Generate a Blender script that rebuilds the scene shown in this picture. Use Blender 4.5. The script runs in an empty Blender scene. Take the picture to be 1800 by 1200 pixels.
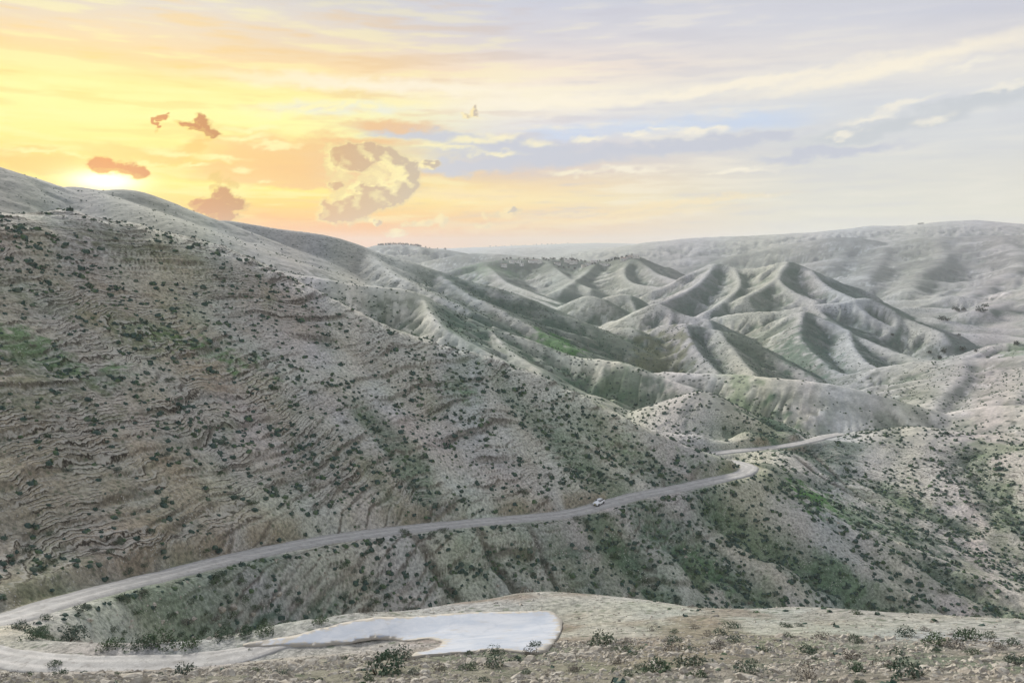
import bpy, bmesh, math, random
import numpy as np
from mathutils import Vector, Matrix

random.seed(7)
rng = np.random.default_rng(7)
C = bpy.context.scene.collection
scene = bpy.context.scene

# ------------------------------------------------------------------ camera
F_PX = 1400.0                     # focal length in pixels of an 1800 px wide picture
PITCH = math.atan(160.0 / F_PX)   # horizon 160 px above the middle
cam_data = bpy.data.cameras.new("camera")
cam_data.sensor_width = 36.0
cam_data.lens = 36.0 * F_PX / 1800.0
cam_data.clip_start = 0.1
cam_data.clip_end = 60000.0
camera = bpy.data.objects.new("camera", cam_data)
C.objects.link(camera)
camera.location = (0, 0, 0)
camera.rotation_euler = (math.pi / 2 - PITCH, 0, 0)
scene.camera = camera

cP, sP = math.cos(PITCH), math.sin(PITCH)
def ray(u, v):
    x = (u - 900.0) / F_PX; dn = (v - 600.0) / F_PX
    return x, cP - dn * sP, -sP - dn * cP
def azel(u, v):
    x, y, z = ray(u, v)
    return math.atan2(x, y), math.atan2(z, math.hypot(x, y))
def P(u, v, d):
    x, y, z = ray(u, v); h = math.hypot(x, y)
    return (x / h * d, y / h * d, z / h * d)
def tan_at(u, v):
    x, y, z = ray(u, v); return z / math.hypot(x, y)

def lin(r, g, b, a=1.0):
    f = lambda c: (c / 255.0 / 12.92) if c / 255.0 <= 0.04045 else ((c / 255.0 + 0.055) / 1.055) ** 2.4
    return (f(r), f(g), f(b), a)

# ------------------------------------------------------------------ exposure
scene.view_settings.view_transform = 'Standard'
scene.view_settings.look = 'None'
scene.view_settings.exposure = 0.2
scene.view_settings.gamma = 1.0
scene.view_settings.use_curve_mapping = False
scene.render.engine = 'CYCLES'
scene.cycles.volume_bounces = 1
scene.cycles.max_bounces = 6
scene.cycles.diffuse_bounces = 3

# ------------------------------------------------------------------ sun
SUN_AZ, SUN_EL = azel(185, 318)
SUN_LIFT = math.radians(22.0)       # centre of the wide glow that does the lighting
sun_data = bpy.data.lights.new("sun", 'SUN')
sun_data.energy = 4.2
sun_data.angle = math.radians(10)
sun_data.color = (1.0, 0.95, 0.86)
sun = bpy.data.objects.new("sun", sun_data)
C.objects.link(sun)
sd = Vector((math.sin(SUN_AZ) * math.cos(SUN_LIFT), math.cos(SUN_AZ) * math.cos(SUN_LIFT), math.sin(SUN_LIFT)))
sun.rotation_euler = sd.to_track_quat('Z', 'Y').to_euler()

# ------------------------------------------------------------------ sky
world = bpy.data.worlds.new("World")
scene.world = world
world.use_nodes = True
wt = world.node_tree
for n in list(wt.nodes): wt.nodes.remove(n)

class NT:
    """tiny helper for writing node trees as expressions"""
    def __init__(s, tree): s.t = tree
    def put(s, sock, v):
        if isinstance(v, bpy.types.NodeSocket): s.t.links.new(v, sock)
        elif v is not None: sock.default_value = v
    def m(s, op, a, b=None, c=None, clamp=False):
        n = s.t.nodes.new('ShaderNodeMath'); n.operation = op; n.use_clamp = clamp
        s.put(n.inputs[0], a)
        if b is not None: s.put(n.inputs[1], b)
        if c is not None: s.put(n.inputs[2], c)
        return n.outputs[0]
    def vm(s, op, a, b=None, out=0):
        n = s.t.nodes.new('ShaderNodeVectorMath'); n.operation = op
        s.put(n.inputs[0], a)
        if b is not None: s.put(n.inputs[1], b)
        return n.outputs['Value'] if op in ('LENGTH', 'DOT_PRODUCT') else n.outputs[0]
    def mix(s, fac, a, b, blend='MIX'):
        n = s.t.nodes.new('ShaderNodeMix'); n.data_type = 'RGBA'; n.blend_type = blend
        s.put(n.inputs[0], fac); s.put(n.inputs[6], a); s.put(n.inputs[7], b)
        return n.outputs[2]
    def ss(s, v, lo, hi, to0=0.0, to1=1.0, typ='SMOOTHSTEP'):
        n = s.t.nodes.new('ShaderNodeMapRange'); n.interpolation_type = typ
        s.put(n.inputs[0], v); n.inputs[1].default_value = lo; n.inputs[2].default_value = hi
        n.inputs[3].default_value = to0; n.inputs[4].default_value = to1
        return n.outputs[0]
    def noise(s, vec, scale, detail=4, rough=0.5, dist=0.0, out='Fac'):
        n = s.t.nodes.new('ShaderNodeTexNoise'); s.put(n.inputs['Vector'], vec)
        n.inputs['Scale'].default_value = scale; n.inputs['Detail'].default_value = detail
        n.inputs['Roughness'].default_value = rough; n.inputs['Distortion'].default_value = dist
        return n.outputs[out]
    def xyz(s, x, y, z):
        n = s.t.nodes.new('ShaderNodeCombineXYZ')
        s.put(n.inputs[0], x); s.put(n.inputs[1], y); s.put(n.inputs[2], z); return n.outputs[0]
    def ramp(s, fac, stops, interp='LINEAR'):
        n = s.t.nodes.new('ShaderNodeValToRGB'); s.put(n.inputs[0], fac)
        cr = n.color_ramp; cr.interpolation = interp
        while len(cr.elements) < len(stops): cr.elements.new(0.5)
        for e, (p, c) in zip(cr.elements, stops): e.position = p; e.color = c
        return n.outputs[0]
    def mapping(s, vec, loc, rot, scale):
        n = s.t.nodes.new('ShaderNodeMapping'); n.vector_type = 'TEXTURE'
        s.put(n.inputs[0], vec); n.inputs[1].default_value = loc
        n.inputs[2].default_value = rot; n.inputs[3].default_value = scale
        return n.outputs[0]

W = NT(wt)
bg = wt.nodes.new('ShaderNodeBackground')
nish = wt.nodes.new('ShaderNodeTexSky'); nish.sky_type = 'NISHITA'; nish.sun_disc = False
nish.sun_elevation = SUN_LIFT; nish.sun_rotation = SUN_AZ; nish.altitude = 300
wt.links.new(nish.outputs[0], bg.inputs[0]); bg.inputs[1].default_value = 0.005      # clear air beyond the cloud dome
wo = wt.nodes.new('ShaderNodeOutputWorld'); wt.links.new(bg.outputs[0], wo.inputs[0])
HAZE = 6.5e-5

# ================================================================== noise
_perm = np.random.default_rng(11).permutation(256).astype(np.int32)
_perm = np.concatenate([_perm, _perm, _perm])
_ga = np.linspace(0, 2 * np.pi, 257)[:256]
_gx, _gy = np.cos(_ga).astype(np.float32), np.sin(_ga).astype(np.float32)
def perlin(x, y, seed=0):
    x = np.asarray(x, np.float32) + seed * 17.31; y = np.asarray(y, np.float32) + seed * 9.77
    xi = np.floor(x).astype(np.int32); yi = np.floor(y).astype(np.int32)
    xf = x - xi; yf = y - yi
    xi &= 255; yi &= 255
    u = xf * xf * xf * (xf * (xf * 6 - 15) + 10); v = yf * yf * yf * (yf * (yf * 6 - 15) + 10)
    def g(i, j, dx, dy):
        k = _perm[_perm[xi + i] + yi + j]
        return _gx[k] * dx + _gy[k] * dy
    a = g(0, 0, xf, yf); b = g(1, 0, xf - 1, yf); c = g(0, 1, xf, yf - 1); d = g(1, 1, xf - 1, yf - 1)
    return (a + u * (b - a) + v * ((c + u * (d - c)) - (a + u * (b - a)))) * 1.5
def fbm(x, y, o=4, seed=0, g=0.5):
    s = 0; a = 1.0; t = 0
    for i in range(o):
        s = s + a * perlin(x * 2 ** i, y * 2 ** i, seed + i); t += a; a *= g
    return s / t
def sstep(a, b, x):
    t = np.clip((x - a) / (b - a), 0, 1); return t * t * (3 - 2 * t)
def smax(a, b, k):
    h = np.clip(0.5 + 0.5 * (a - b) / k, 0, 1)
    return b + (a - b) * h + k * h * (1 - h)

def catmull(pts, n):
    p = np.array(pts, float); p = np.vstack([2 * p[0] - p[1], p, 2 * p[-1] - p[-2]])
    out = []
    for i in range(1, len(p) - 2):
        for t in np.linspace(0, 1, n, endpoint=False):
            a, b, c, d = p[i - 1], p[i], p[i + 1], p[i + 2]
            out.append(0.5 * ((2 * b) + (c - a) * t + (2 * a - 5 * b + 4 * c - d) * t * t + (3 * b - a - 3 * c + d) * t ** 3))
    out.append(p[-2]); return np.array(out)

# ================================================================== road lines (picture height and distance, made into places)
road_a = [(1318, 819, 326), (1314, 826, 314), (1296, 834, 303), (1245, 845, 290), (1180, 859, 276), (1120, 870, 266), (1060, 886, 255), (1000, 901, 246), (900, 911, 232), (800, 920, 219), (700, 930, 207), (600, 943, 195),
          (500, 960, 183), (400, 981, 170), (300, 1006, 158), (200, 1030, 146), (100, 1057, 134), (20, 1083, 125), (-50, 1101, 119), (-64, 1128, 109), (-6, 1152, 101), (75, 1163, 94), (165, 1168, 90), (300, 1165, 87),
          (420, 1149, 86), (500, 1128, 86), (560, 1119, 86), (610, 1114, 87)]
road_b = [(1180, 806, 352), (1235, 798, 372), (1300, 791, 386), (1370, 784, 402), (1420, 775, 420), (1455, 766, 440), (1480, 762, 458)]
RA = catmull([P(*p) for p in road_a], 14)
RB = catmull([P(*p) for p in road_b], 10)
S_RA = np.concatenate([[0], np.cumsum(np.hypot(*np.diff(RA[:, :2], axis=0).T))])
S_BEND = float(S_RA[19 * 14])            # where the hairpin ends and the lower arm begins
# gentle curve that links both arms behind the nose of the hill
RL = catmull([P(*road_a[1]), P(*road_a[0]), P(1290, 811, 338), P(1230, 806, 350), P(1180, 806, 352)], 8)
def seg_dist(x, y, L):
    """distance to polyline, height on it, position along it"""
    best = np.full(x.shape, 1e9, np.float32); z = np.zeros(x.shape, np.float32); s = np.zeros(x.shape, np.float32)
    s0 = 0.0
    for a, b in zip(L[:-1], L[1:]):
        dx, dy = b[0] - a[0], b[1] - a[1]; l2 = dx * dx + dy * dy + 1e-9
        t = np.clip(((x - a[0]) * dx + (y - a[1]) * dy) / l2, 0, 1)
        d = np.hypot(x - a[0] - t * dx, y - a[1] - t * dy)
        m = d < best
        best = np.where(m, d, best); z = np.where(m, a[2] + t * (b[2] - a[2]), z); s = np.where(m, s0 + t * math.sqrt(l2), s)
        s0 += math.sqrt(l2)
    return best, z, s

EXTRA_PTS = [(620, 1113, 87), (750, 1110, 85), (880, 1110, 83)]
# ================================================================== near surface: scattered real heights, interpolated
ctrl = []
def add(u, v, d): ctrl.append(P(u, v, d))
def addz(az_u, d, z):
    x, y, _ = ray(az_u, 600); h = math.hypot(x, y); ctrl.append((x / h * d, y / h * d, z))
def slope_pt(u, v, d0, z0, s):
    """where the line of sight (u, v) meets a slope rising away from us at rate s from (d0, z0)"""
    t = -tan_at(u, v)
    d = (-z0 + s * d0) / (s + t)
    add(u, v, d); return d, -t * d
for u in (-700, -300, 0, 450, 900, 1350, 1800, 2100, 2600):
    k = 1.0 if 300 < u < 1500 else 0.86
    for r, z in ((1.5, -2.5), (5, -4.4), (12, -8.6), (25, -15.6 * k)): addz(u, r, z)
for u, d in ((-60, 56), (0, 54), (300, 50), (600, 46), (900, 44), (1200, 44), (1500, 45), (1800, 47), (1900, 47)): add(u, 1200, d)
for u, v, d in ((60, 1182, 76), (300, 1180, 70), (450, 1172, 66), (600, 1160, 66), (760, 1152, 64), (1000, 1150, 60), (1200, 1140, 61), (1400, 1140, 62), (1600, 1142, 62), (1800, 1150, 62), (1900, 1155, 62)): add(u, v, d)
for u, v, d in ((1000, 1118, 74), (1200, 1104, 76), (1400, 1105, 76), (1600, 1112, 74), (1800, 1128, 72), (1950, 1135, 72)): add(u, v, d)
for p in road_a[::1]: ctrl.append(P(*p))
for p in EXTRA_PTS: ctrl.append(P(*p))
for p in road_b: ctrl.append(P(*p))
# terrace and its outer edge
edge = [(560, 1106, 92), (620, 1092, 94), (700, 1076, 98), (800, 1060, 101), (900, 1045, 104), (960, 1040, 105), (1060, 1046, 104), (1160, 1058, 101), (1250, 1070, 98), (1400, 1066, 98), (1500, 1072, 97), (1650, 1082, 95), (1800, 1090, 92), (1950, 1100, 88)]
for p in edge: add(*p)
for u, v, d in ((1000, 1080, 90), (1150, 1078, 88), (1400, 1085, 87), (1600, 1096, 84), (1800, 1108, 80), (1950, 1120, 78)): add(u, v, d)
for u, v, d in edge:
    z = P(u, v, d)[2]
    addz(u, d + 9, z - 6.5); addz(u, d + 34, z - 24); 
# small hollow between the two arms of the road at the left
for u, v, d in ((100, 1149, 99), (200, 1153, 94), (300, 1150, 92), (400, 1134, 92), (480, 1121, 92)):
    z = P(u, v, d)[2]; add(u, v, d)
    addz(u, d + 8, z - 6.0)
    addz(u, d + 22 + (u - 100) * 0.03, z - 10 - (u - 100) * 0.035)
for u, v, d in ((100, 1118, 122), (40, 1110, 119)): add(u, v, d)
# slope below the upper arm, facing us
def column(u, vr, dr, vs, s, low=None):
    z0 = P(u, vr, dr)[2]
    for v in vs: d, z = slope_pt(u, v, dr, z0, s)
    if low: addz(u, d - low[0], z - low[1])
column(200, 1044, 142, (1075, 1110), 0.42, (6, 1.5))
column(300, 1022, 152, (1060, 1100, 1132), 0.46, (8, 3))
column(400, 998, 165, (1040, 1080, 1118), 0.50, (8, 3))
column(500, 976, 178, (1020, 1060, 1100), 0.52, (10, 5))
column(600, 958, 191, (1000, 1040, 1080), 0.54, (12, 6))
column(700, 942, 203, (980, 1020, 1060), 0.55, (14, 7))
column(820, 930, 217, (970, 1010, 1046), 0.55, (16, 8))
column(950, 918, 234, (960, 1000, 1036), 0.54, (18, 9))
column(1060, 904, 249, (950, 1000, 1042), 0.52, (18, 9))
column(1180, 880, 268, (930, 990, 1050), 0.48, (20, 9))
column(1270, 868, 285, (930, 1000, 1060), 0.42, (20, 8))
column(1345, 862, 297, (920, 1000, 1062), 0.36, (20, 7))
column(1500, 926, 302, (980, 1030, 1066), 0.36, (20, 6))
column(1640, 980, 300, (1030, 1074), 0.34, (20, 5))
column(1800, 1052, 292, (1082,), 0.30, (20, 5))
add(1420, 890, 301); add(1570, 952, 303); add(1720, 1016, 298); add(1900, 1090, 285)
# green hollow behind that spur, then the right-hand hillside
for u, v, d in ((1365, 838, 338), (1430, 866, 342), (1500, 893, 344), (1600, 930, 342), (1700, 965, 340), (1800, 1004, 335), (1920, 1050, 330)): add(u, v, d)
for u, c, d in ((1420, 792, 410), (1500, 772, 438), (1600, 752, 452), (1700, 762, 448), (1800, 772, 440), (1930, 780, 430)):
    z = P(u, c, d)[2]; add(u, c, d); addz(u, d + 30, z - 8); addz(u, d + 80, z - 30)
for u, v, d in ((1500, 830, 392), (1600, 800, 420), (1600, 860, 384), (1700, 820, 412), (1700, 900, 370), (1800, 830, 402), (1800, 930, 360)): add(u, v, d)
# flats round the far arm of the road
for u, v, d in ((1140, 762, 400), (1220, 770, 400), (1300, 768, 412), (1380, 760, 428), (1150, 790, 362), (1340, 812, 350), (1400, 800, 380)): add(u, v, d)
# big left hillside
CREST = []
def hill(u, vr, dr, vc, s, extra=()):
    z0 = P(u, vr, dr)[2] - 1.2; d0 = dr + 8
    vs = [vr + (vc - vr) * f for f in (0.12, 0.35, 0.6, 0.85)]
    for v in vs: slope_pt(u, v, d0, z0, s)
    d, z = slope_pt(u, vc, d0, z0, s * 0.97)
    CREST.append((u, d, z))
    addz(u, d + 14, z - 2.0); addz(u, d + 50, z - 18); addz(u, d + 110, z - 45)
hill(-120, 1090, 128, 356, 0.43)
hill(0, 1060, 134, 368, 0.43)
hill(110, 1040, 142, 374, 0.43)
hill(220, 1010, 150, 390, 0.43)
hill(330, 984, 162, 418, 0.43)
hill(440, 960, 174, 452, 0.44)
hill(540, 940, 186, 500, 0.45)
hill(640, 924, 197, 552, 0.45)
hill(740, 914, 209, 594, 0.46)
hill(850, 905, 223, 628, 0.47)
hill(950, 897, 237, 664, 0.48)
hill(1050, 874, 254, 716, 0.50)
hill(1140, 855, 270, 764, 0.52)
hill(1220, 838, 286, 793, 0.54)
hill(1275, 827, 300, 812, 0.5)
for u in (-500, 0, 300, 600, 900, 1200, 1500, 1800, 2300): addz(u, 640, -190)
for u in (-700,): addz(u, 250, -10)
for u in (2400,): addz(u, 90, -32); addz(u, 250, -100)

ctrl = np.array(ctrl)
def logpol(x, y):
    r = np.hypot(x, y); a = np.arctan2(x, y)
    return np.clip(a, -0.95, 0.95), np.log(np.maximum(r, 1.2))
ca, cl = logpol(ctrl[:, 0], ctrl[:, 1])
def kern(d2): return np.sqrt(d2 + 0.012 ** 2)
def rbf_fit():
    d2 = (ca[:, None] - ca) ** 2 + (cl[:, None] - cl) ** 2
    n = len(ca)
    A = np.zeros((n + 3, n + 3)); A[:n, :n] = kern(d2) - np.eye(n) * 1e-3
    A[:n, n:] = np.c_[np.ones(n), ca, cl]; A[n:, :n] = A[:n, n:].T
    return np.linalg.solve(A, np.r_[ctrl[:, 2], 0, 0, 0])
rw = rbf_fit()
def near_h(x, y):
    a, l = logpol(x, y); shp = a.shape
    a = a.ravel().astype(np.float32); l = l.ravel().astype(np.float32); out = np.empty(a.shape, np.float32)
    n = len(ca)
    w = rw.astype(np.float32); c1 = ca.astype(np.float32); c2 = cl.astype(np.float32)
    for i in range(0, len(a), 20000):
        da = a[i:i + 20000, None] - c1; dl = l[i:i + 20000, None] - c2
        out[i:i + 20000] = np.sqrt(da * da + dl * dl + np.float32(0.012 ** 2)) @ w[:n] + w[n] + w[n + 1] * a[i:i + 20000] + w[n + 2] * l[i:i + 20000]
    return out.reshape(shp)

def near_hit(u, v, lo=125, hi=420):
    x, y, z = ray(u, v); hh = math.hypot(x, y); d = np.linspace(lo, hi, 260)
    q = near_h(x / hh * d, y / hh * d) - z / hh * d
    k = np.nonzero(q > 0)[0]; d_ = d[k[0]] if len(k) else hi
    return (x / hh * d_, y / hh * d_, z / hh * d_)
CARVE = []
for pts, dep, wid in (([(836, 936), (848, 962), (866, 985), (886, 1008), (904, 1030), (918, 1046)], 3.0, 2.6), ([(930, 945), (950, 975), (968, 1010), (984, 1034)], 1.6, 2.0), ([(720, 960), (760, 1000), (800, 1040)], 1.6, 3.0),
                      ([(1256, 892), (1320, 930), (1400, 976), (1480, 1026), (1560, 1078)], 5.5, 12), ([(1150, 925), (1220, 970), (1290, 1020), (1340, 1056)], 4.0, 11), ([(1050, 930), (1110, 980), (1160, 1040)], 2.6, 8),
                      ([(1640, 985), (1700, 1020), (1780, 1080)], 4.0, 9), ([(1400, 800), (1450, 840), (1500, 870)], 1.5, 3), ([(1430, 800), (1490, 850), (1530, 880)], 1.5, 3), ([(1540, 850), (1600, 885), (1700, 930)], 2.5, 8), ([(1700, 800), (1740, 860), (1800, 920)], 3.0, 12),
                      ([(640, 730), (700, 790), (740, 870)], 2.0, 8), ([(900, 690), (980, 760), (1060, 850)], 2.5, 10), ([(1000, 720), (1090, 790), (1180, 840)], 2.0, 8)):
    CARVE.append((catmull([near_hit(*p) for p in pts], 5), dep, wid))

# ================================================================== hills: crests and spurs with flanks
RIDGES = []
def ridge(pts, sl=0.5, w=6, gl=40, ga=5, gd=60, conc=0.0):
    far = pts[0][2] > 3000
    RIDGES.append(dict(L=catmull([P(*p) for p in pts], 5), sl=sl, w=w * (1.0 if far else 0.5), gl=gl, ga=ga * (1.0 if far else 1.55), gd=gd, conc=conc))
# horizon ranges
ridge([(300, 442, 13500), (640, 437, 13000), (760, 437, 13000), (860, 434, 13000), (960, 430, 13000), (1060, 427, 13000), (1160, 431, 13000), (1300, 432, 13000), (1500, 432, 13500)], 0.10, 300, 1400, 5, 1500)
ridge([(760, 452, 9000), (860, 441, 9000), (935, 435, 9000), (1000, 441, 9200)], 0.12, 150, 1100, 6, 900)
ridge([(960, 446, 8800), (1040, 437, 8600), (1100, 434, 8600), (1150, 441, 8500), (1200, 454, 8400), (1280, 470, 8000)], 0.12, 150, 1100, 6, 900)
ridge([(1100, 470, 6400), (1130, 452, 6500), (1165, 431, 6600), (1200, 421, 6700), (1260, 417, 6800), (1350, 413, 6900), (1440, 408, 7000), (1530, 399, 7000), (1560, 397, 7000), (1620, 398, 7000), (1690, 388, 7000), (1740, 391, 7000), (1800, 394, 7000), (2000, 398, 7000)], 0.15, 160, 800, 22, 900)
ridge([(1230, 470, 4900), (1330, 448, 4800), (1390, 431, 4700), (1440, 421, 4600), (1500, 418, 4500), (1560, 430, 4500), (1640, 416, 4400), (1700, 416, 4400), (1800, 413, 4300), (2000, 408, 4200)], 0.24, 60, 380, 44, 500)
ridge([(1500, 420, 4500), (1480, 450, 4000), (1440, 475, 3500), (1380, 490, 3200)], 0.24, 30, 200, 36, 250)
ridge([(1650, 417, 4400), (1660, 450, 3800), (1620, 480, 3200), (1600, 510, 2700)], 0.26, 30, 200, 40, 250)
ridge([(1760, 414, 4300), (1800, 455, 3600), (1760, 490, 3000), (1700, 520, 2500)], 0.26, 30, 200, 40, 250)
ridge([(2000, 420, 3600), (1900, 470, 3000), (1800, 520, 2300), (1720, 545, 2000)], 0.26, 26, 180, 30, 200)
ridge([(1560, 432, 4300), (1545, 462, 3700), (1520, 490, 3000)], 0.24, 26, 180, 30, 200)
ridge([(1280, 462, 4600), (1340, 476, 3900), (1400, 470, 3600), (1460, 468, 3500)], 0.2, 26, 180, 24, 200)
ridge([(1120, 476, 5300), (1180, 458, 5300), (1240, 450, 5300), (1310, 455, 5200), (1380, 452, 5100), (1460, 440, 5000)], 0.22, 40, 300, 30, 350)
ridge([(1330, 482, 3900), (1400, 466, 3900), (1470, 456, 3850), (1540, 462, 3800), (1620, 458, 3700), (1700, 466, 3650), (1800, 456, 3600), (1950, 450, 3600)], 0.28, 24, 200, 30, 260)
ridge([(1470, 520, 3000), (1540, 500, 3000), (1610, 490, 2980), (1680, 496, 2950), (1750, 488, 2900), (1850, 484, 2900), (1950, 480, 2900)], 0.28, 18, 160, 24, 200)
ridge([(1560, 545, 2350), (1620, 526, 2350), (1680, 520, 2300), (1750, 528, 2250), (1830, 518, 2200), (1950, 512, 2200)], 0.28, 14, 120, 18, 160)
# hill with houses at the left, and the smooth ridge beside it
ridge([(520, 460, 5200), (600, 446, 5000), (640, 438, 5000), (690, 429, 5000), (740, 434, 5000), (790, 442, 4900), (808, 448, 4800), (850, 462, 4500)], 0.2, 60, 420, 40, 500)
ridge([(760, 462, 3700), (806, 450, 3700), (850, 446, 3700), (900, 449, 3600), (960, 458, 3300)], 0.2, 50, 300, 26, 300)
# village ridge and its spurs
ridge([(760, 486, 2500), (820, 468, 2650), (880, 456, 2750), (930, 455, 2800), (1000, 457, 2800), (1060, 459, 2750), (1112, 450, 2700), (1140, 460, 2680), (1180, 478, 2600), (1230, 496, 2500)], 0.36, 20, 120, 30, 170)
ridge([(850, 460, 2700), (880, 490, 2350), (930, 512, 2050), (985, 532, 1800)], 0.34, 14, 90, 14, 110)
ridge([(960, 458, 2780), (1000, 490, 2350), (1040, 508, 2150)], 0.36, 12, 80, 14, 110)
ridge([(1050, 460, 2720), (1020, 486, 2400), (985, 508, 2100)], 0.36, 12, 80, 14, 110)
ridge([(1112, 451, 2700), (1096, 476, 2450), (1110, 496, 2250), (1170, 506, 2100)], 0.38, 12, 80, 14, 110)
ridge([(1112, 451, 2700), (1150, 478, 2450), (1190, 492, 2300)], 0.36, 12, 80, 12, 110)
ridge([(780, 500, 1900), (850, 505, 1800), (900, 512, 1750), (950, 528, 1650), (990, 545, 1550)], 0.36, 14, 80, 12, 100)
# central pointed hills
ridge([(1120, 540, 2000), (1160, 512, 2000), (1200, 488, 2000), (1236, 470, 1980), (1258, 463, 1950), (1290, 469, 1930), (1320, 471, 1900), (1350, 466, 1880), (1385, 459, 1850), (1420, 472, 1820), (1450, 486, 1780), (1490, 508, 1740), (1540, 535, 1680), (1600, 566, 1600)], 0.46, 8, 95, 20, 130)
ridge([(1256, 464, 1950), (1236, 490, 1760), (1205, 512, 1620), (1160, 530, 1520), (1120, 545, 1450)], 0.48, 6, 60, 10, 80)
ridge([(1290, 470, 1930), (1300, 500, 1700), (1270, 530, 1500), (1240, 548, 1420)], 0.48, 6, 60, 10, 80)
ridge([(1385, 460, 1850), (1368, 486, 1700), (1390, 510, 1570), (1440, 530, 1480)], 0.48, 6, 60, 12, 80)
ridge([(1368, 486, 1700), (1340, 505, 1600), (1310, 520, 1500)], 0.48, 6, 50, 8, 70)
ridge([(1420, 473, 1820), (1450, 500, 1680), (1500, 524, 1560), (1560, 548, 1480)], 0.48, 6, 50, 8, 70)
ridge([(1260, 556, 1360), (1310, 548, 1340), (1366, 545, 1320), (1427, 535, 1300), (1487, 529, 1300), (1522, 523, 1310), (1560, 540, 1290), (1600, 562, 1260), (1660, 585, 1200)], 0.46, 6, 60, 12, 80)
ridge([(1430, 536, 1300), (1465, 566, 1190), (1520, 596, 1100), (1575, 618, 1040), (1630, 633, 1000)], 0.46, 5, 46, 8, 60)
# cones left of the centre
ridge([(1000, 548, 1500), (1040, 530, 1520), (1080, 518, 1520), (1104, 517, 1520), (1140, 534, 1500)], 0.44, 8, 70, 8, 80)
ridge([(950, 560, 1330), (985, 540, 1320), (1020, 522, 1310), (1040, 519, 1300), (1070, 530, 1280), (1105, 556, 1240), (1150, 572, 1200)], 0.44, 7, 60, 8, 70)
ridge([(1085, 575, 1150), (1120, 552, 1160), (1150, 532, 1160), (1172, 541, 1140), (1200, 552, 1120), (1250, 562, 1090)], 0.46, 6, 60, 8, 70)
# hill in front with the dark right flank
ridge([(1120, 585, 930), (1165, 572, 915), (1200, 568, 900), (1250, 577, 890), (1300, 590, 870), (1350, 618, 850), (1400, 645, 820), (1440, 668, 790)], 0.50, 5, 44, 8, 70)
ridge([(1200, 569, 900), (1215, 600, 830), (1240, 632, 770), (1262, 655, 730)], 0.50, 4, 36, 6, 50)
ridge([(1260, 580, 886), (1285, 610, 820), (1310, 640, 760), (1330, 662, 715)], 0.50, 4, 36, 6, 50)
ridge([(1340, 596, 1130), (1375, 566, 1180), (1410, 547, 1210), (1450, 562, 1180), (1490, 584, 1140), (1530, 605, 1100), (1580, 622, 1050), (1640, 634, 1000), (1700, 650, 940)], 0.46, 6, 60, 10, 80)
ridge([(1410, 549, 1200), (1405, 590, 1050), (1440, 630, 930), (1490, 662, 850), (1545, 690, 790), (1600, 706, 750)], 0.46, 5, 44, 8, 60)
ridge([(1490, 585, 1130), (1510, 625, 960), (1560, 655, 880)], 0.44, 5, 44, 6, 60)
# pale mound and the long dotted ridge
ridge([(990, 606, 900), (1040, 590, 890), (1095, 573, 880), (1125, 582, 860), (1160, 612, 830), (1190, 645, 790)], 0.46, 6, 40, 6, 60)
ridge([(1030, 600, 860), (1060, 640, 780), (1120, 670, 720)], 0.4, 6, 40, 5, 50)
# skyline ridge at the left
ridge([(-200, 250, 900), (-60, 280, 900), (0, 299, 900), (30, 307, 905), (60, 323, 910), (100, 330, 915), (130, 329, 918), (180, 335, 922), (225, 334, 926), (260, 348, 930), (290, 364, 935), (330, 386, 940), (370, 410, 945), (430, 440, 950)], 0.40, 30, 110, 2.0, 160)
ridge([(130, 330, 918), (200, 352, 840), (260, 375, 780), (340, 405, 720)], 0.36, 30, 90, 1.5, 120)
ridge([(300, 408, 1010), (355, 394, 1010), (395, 388, 1010), (440, 394, 1005), (500, 404, 1000), (560, 412, 990), (600, 422, 985), (640, 437, 975), (700, 455, 960), (760, 474, 945), (820, 493, 925), (870, 506, 905), (920, 524, 885), (970, 546, 865), (1020, 568, 845), (1066, 588, 825)], 0.42, 22, 75, 3.6, 130)
ridge([(640, 440, 970), (690, 480, 850), (760, 515, 780), (830, 545, 730)], 0.42, 8, 50, 6, 70)
ridge([(760, 476, 945), (830, 520, 840), (900, 555, 770), (960, 590, 720), (1000, 610, 690)], 0.42, 8, 46, 6, 70)
# dotted ridge behind the near hillside
ridge([(430, 470, 640), (500, 480, 630), (560, 488, 615), (620, 500, 605), (680, 505, 600), (735, 515, 595), (770, 540, 590), (850, 574, 580), (930, 596, 565), (1000, 622, 550), (1060, 632, 540), (1110, 641, 530), (1170, 664, 515), (1220, 682, 500)], 0.46, 5, 30, 6, 60)
ridge([(740, 518, 595), (770, 565, 530), (830, 605, 490), (890, 636, 462)], 0.44, 4, 26, 4, 40)
ridge([(860, 580, 578), (900, 620, 510), (950, 652, 470)], 0.44, 4, 26, 4, 40)
# broad hill with the green right flank, pale cone before it, hills at the right
ridge([(1130, 655, 590), (1165, 652, 585), (1210, 655, 575), (1290, 658, 565), (1340, 661, 555), (1400, 666, 548), (1450, 673, 545), (1500, 682, 545), (1560, 698, 545), (1610, 712, 545), (1650, 722, 545), (1690, 745, 540)], 0.47, 5, 32, 6, 60)
ridge([(1160, 745, 455), (1190, 715, 452), (1215, 692, 448), (1240, 688, 445), (1262, 698, 440), (1300, 722, 432), (1340, 745, 425)], 0.42, 3, 24, 3, 40)
ridge([(1105, 745, 430), (1135, 722, 450), (1170, 705, 470), (1215, 691, 480)], 0.42, 4, 24, 3, 40)
ridge([(1480, 665, 860), (1530, 650, 850), (1590, 638, 840), (1650, 633, 830), (1700, 629, 820), (1800, 625, 800), (1950, 618, 780)], 0.36, 10, 60, 6, 90)
ridge([(1700, 630, 820), (1690, 660, 740), (1660, 690, 680), (1640, 715, 640)], 0.34, 8, 50, 5, 70)
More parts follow.
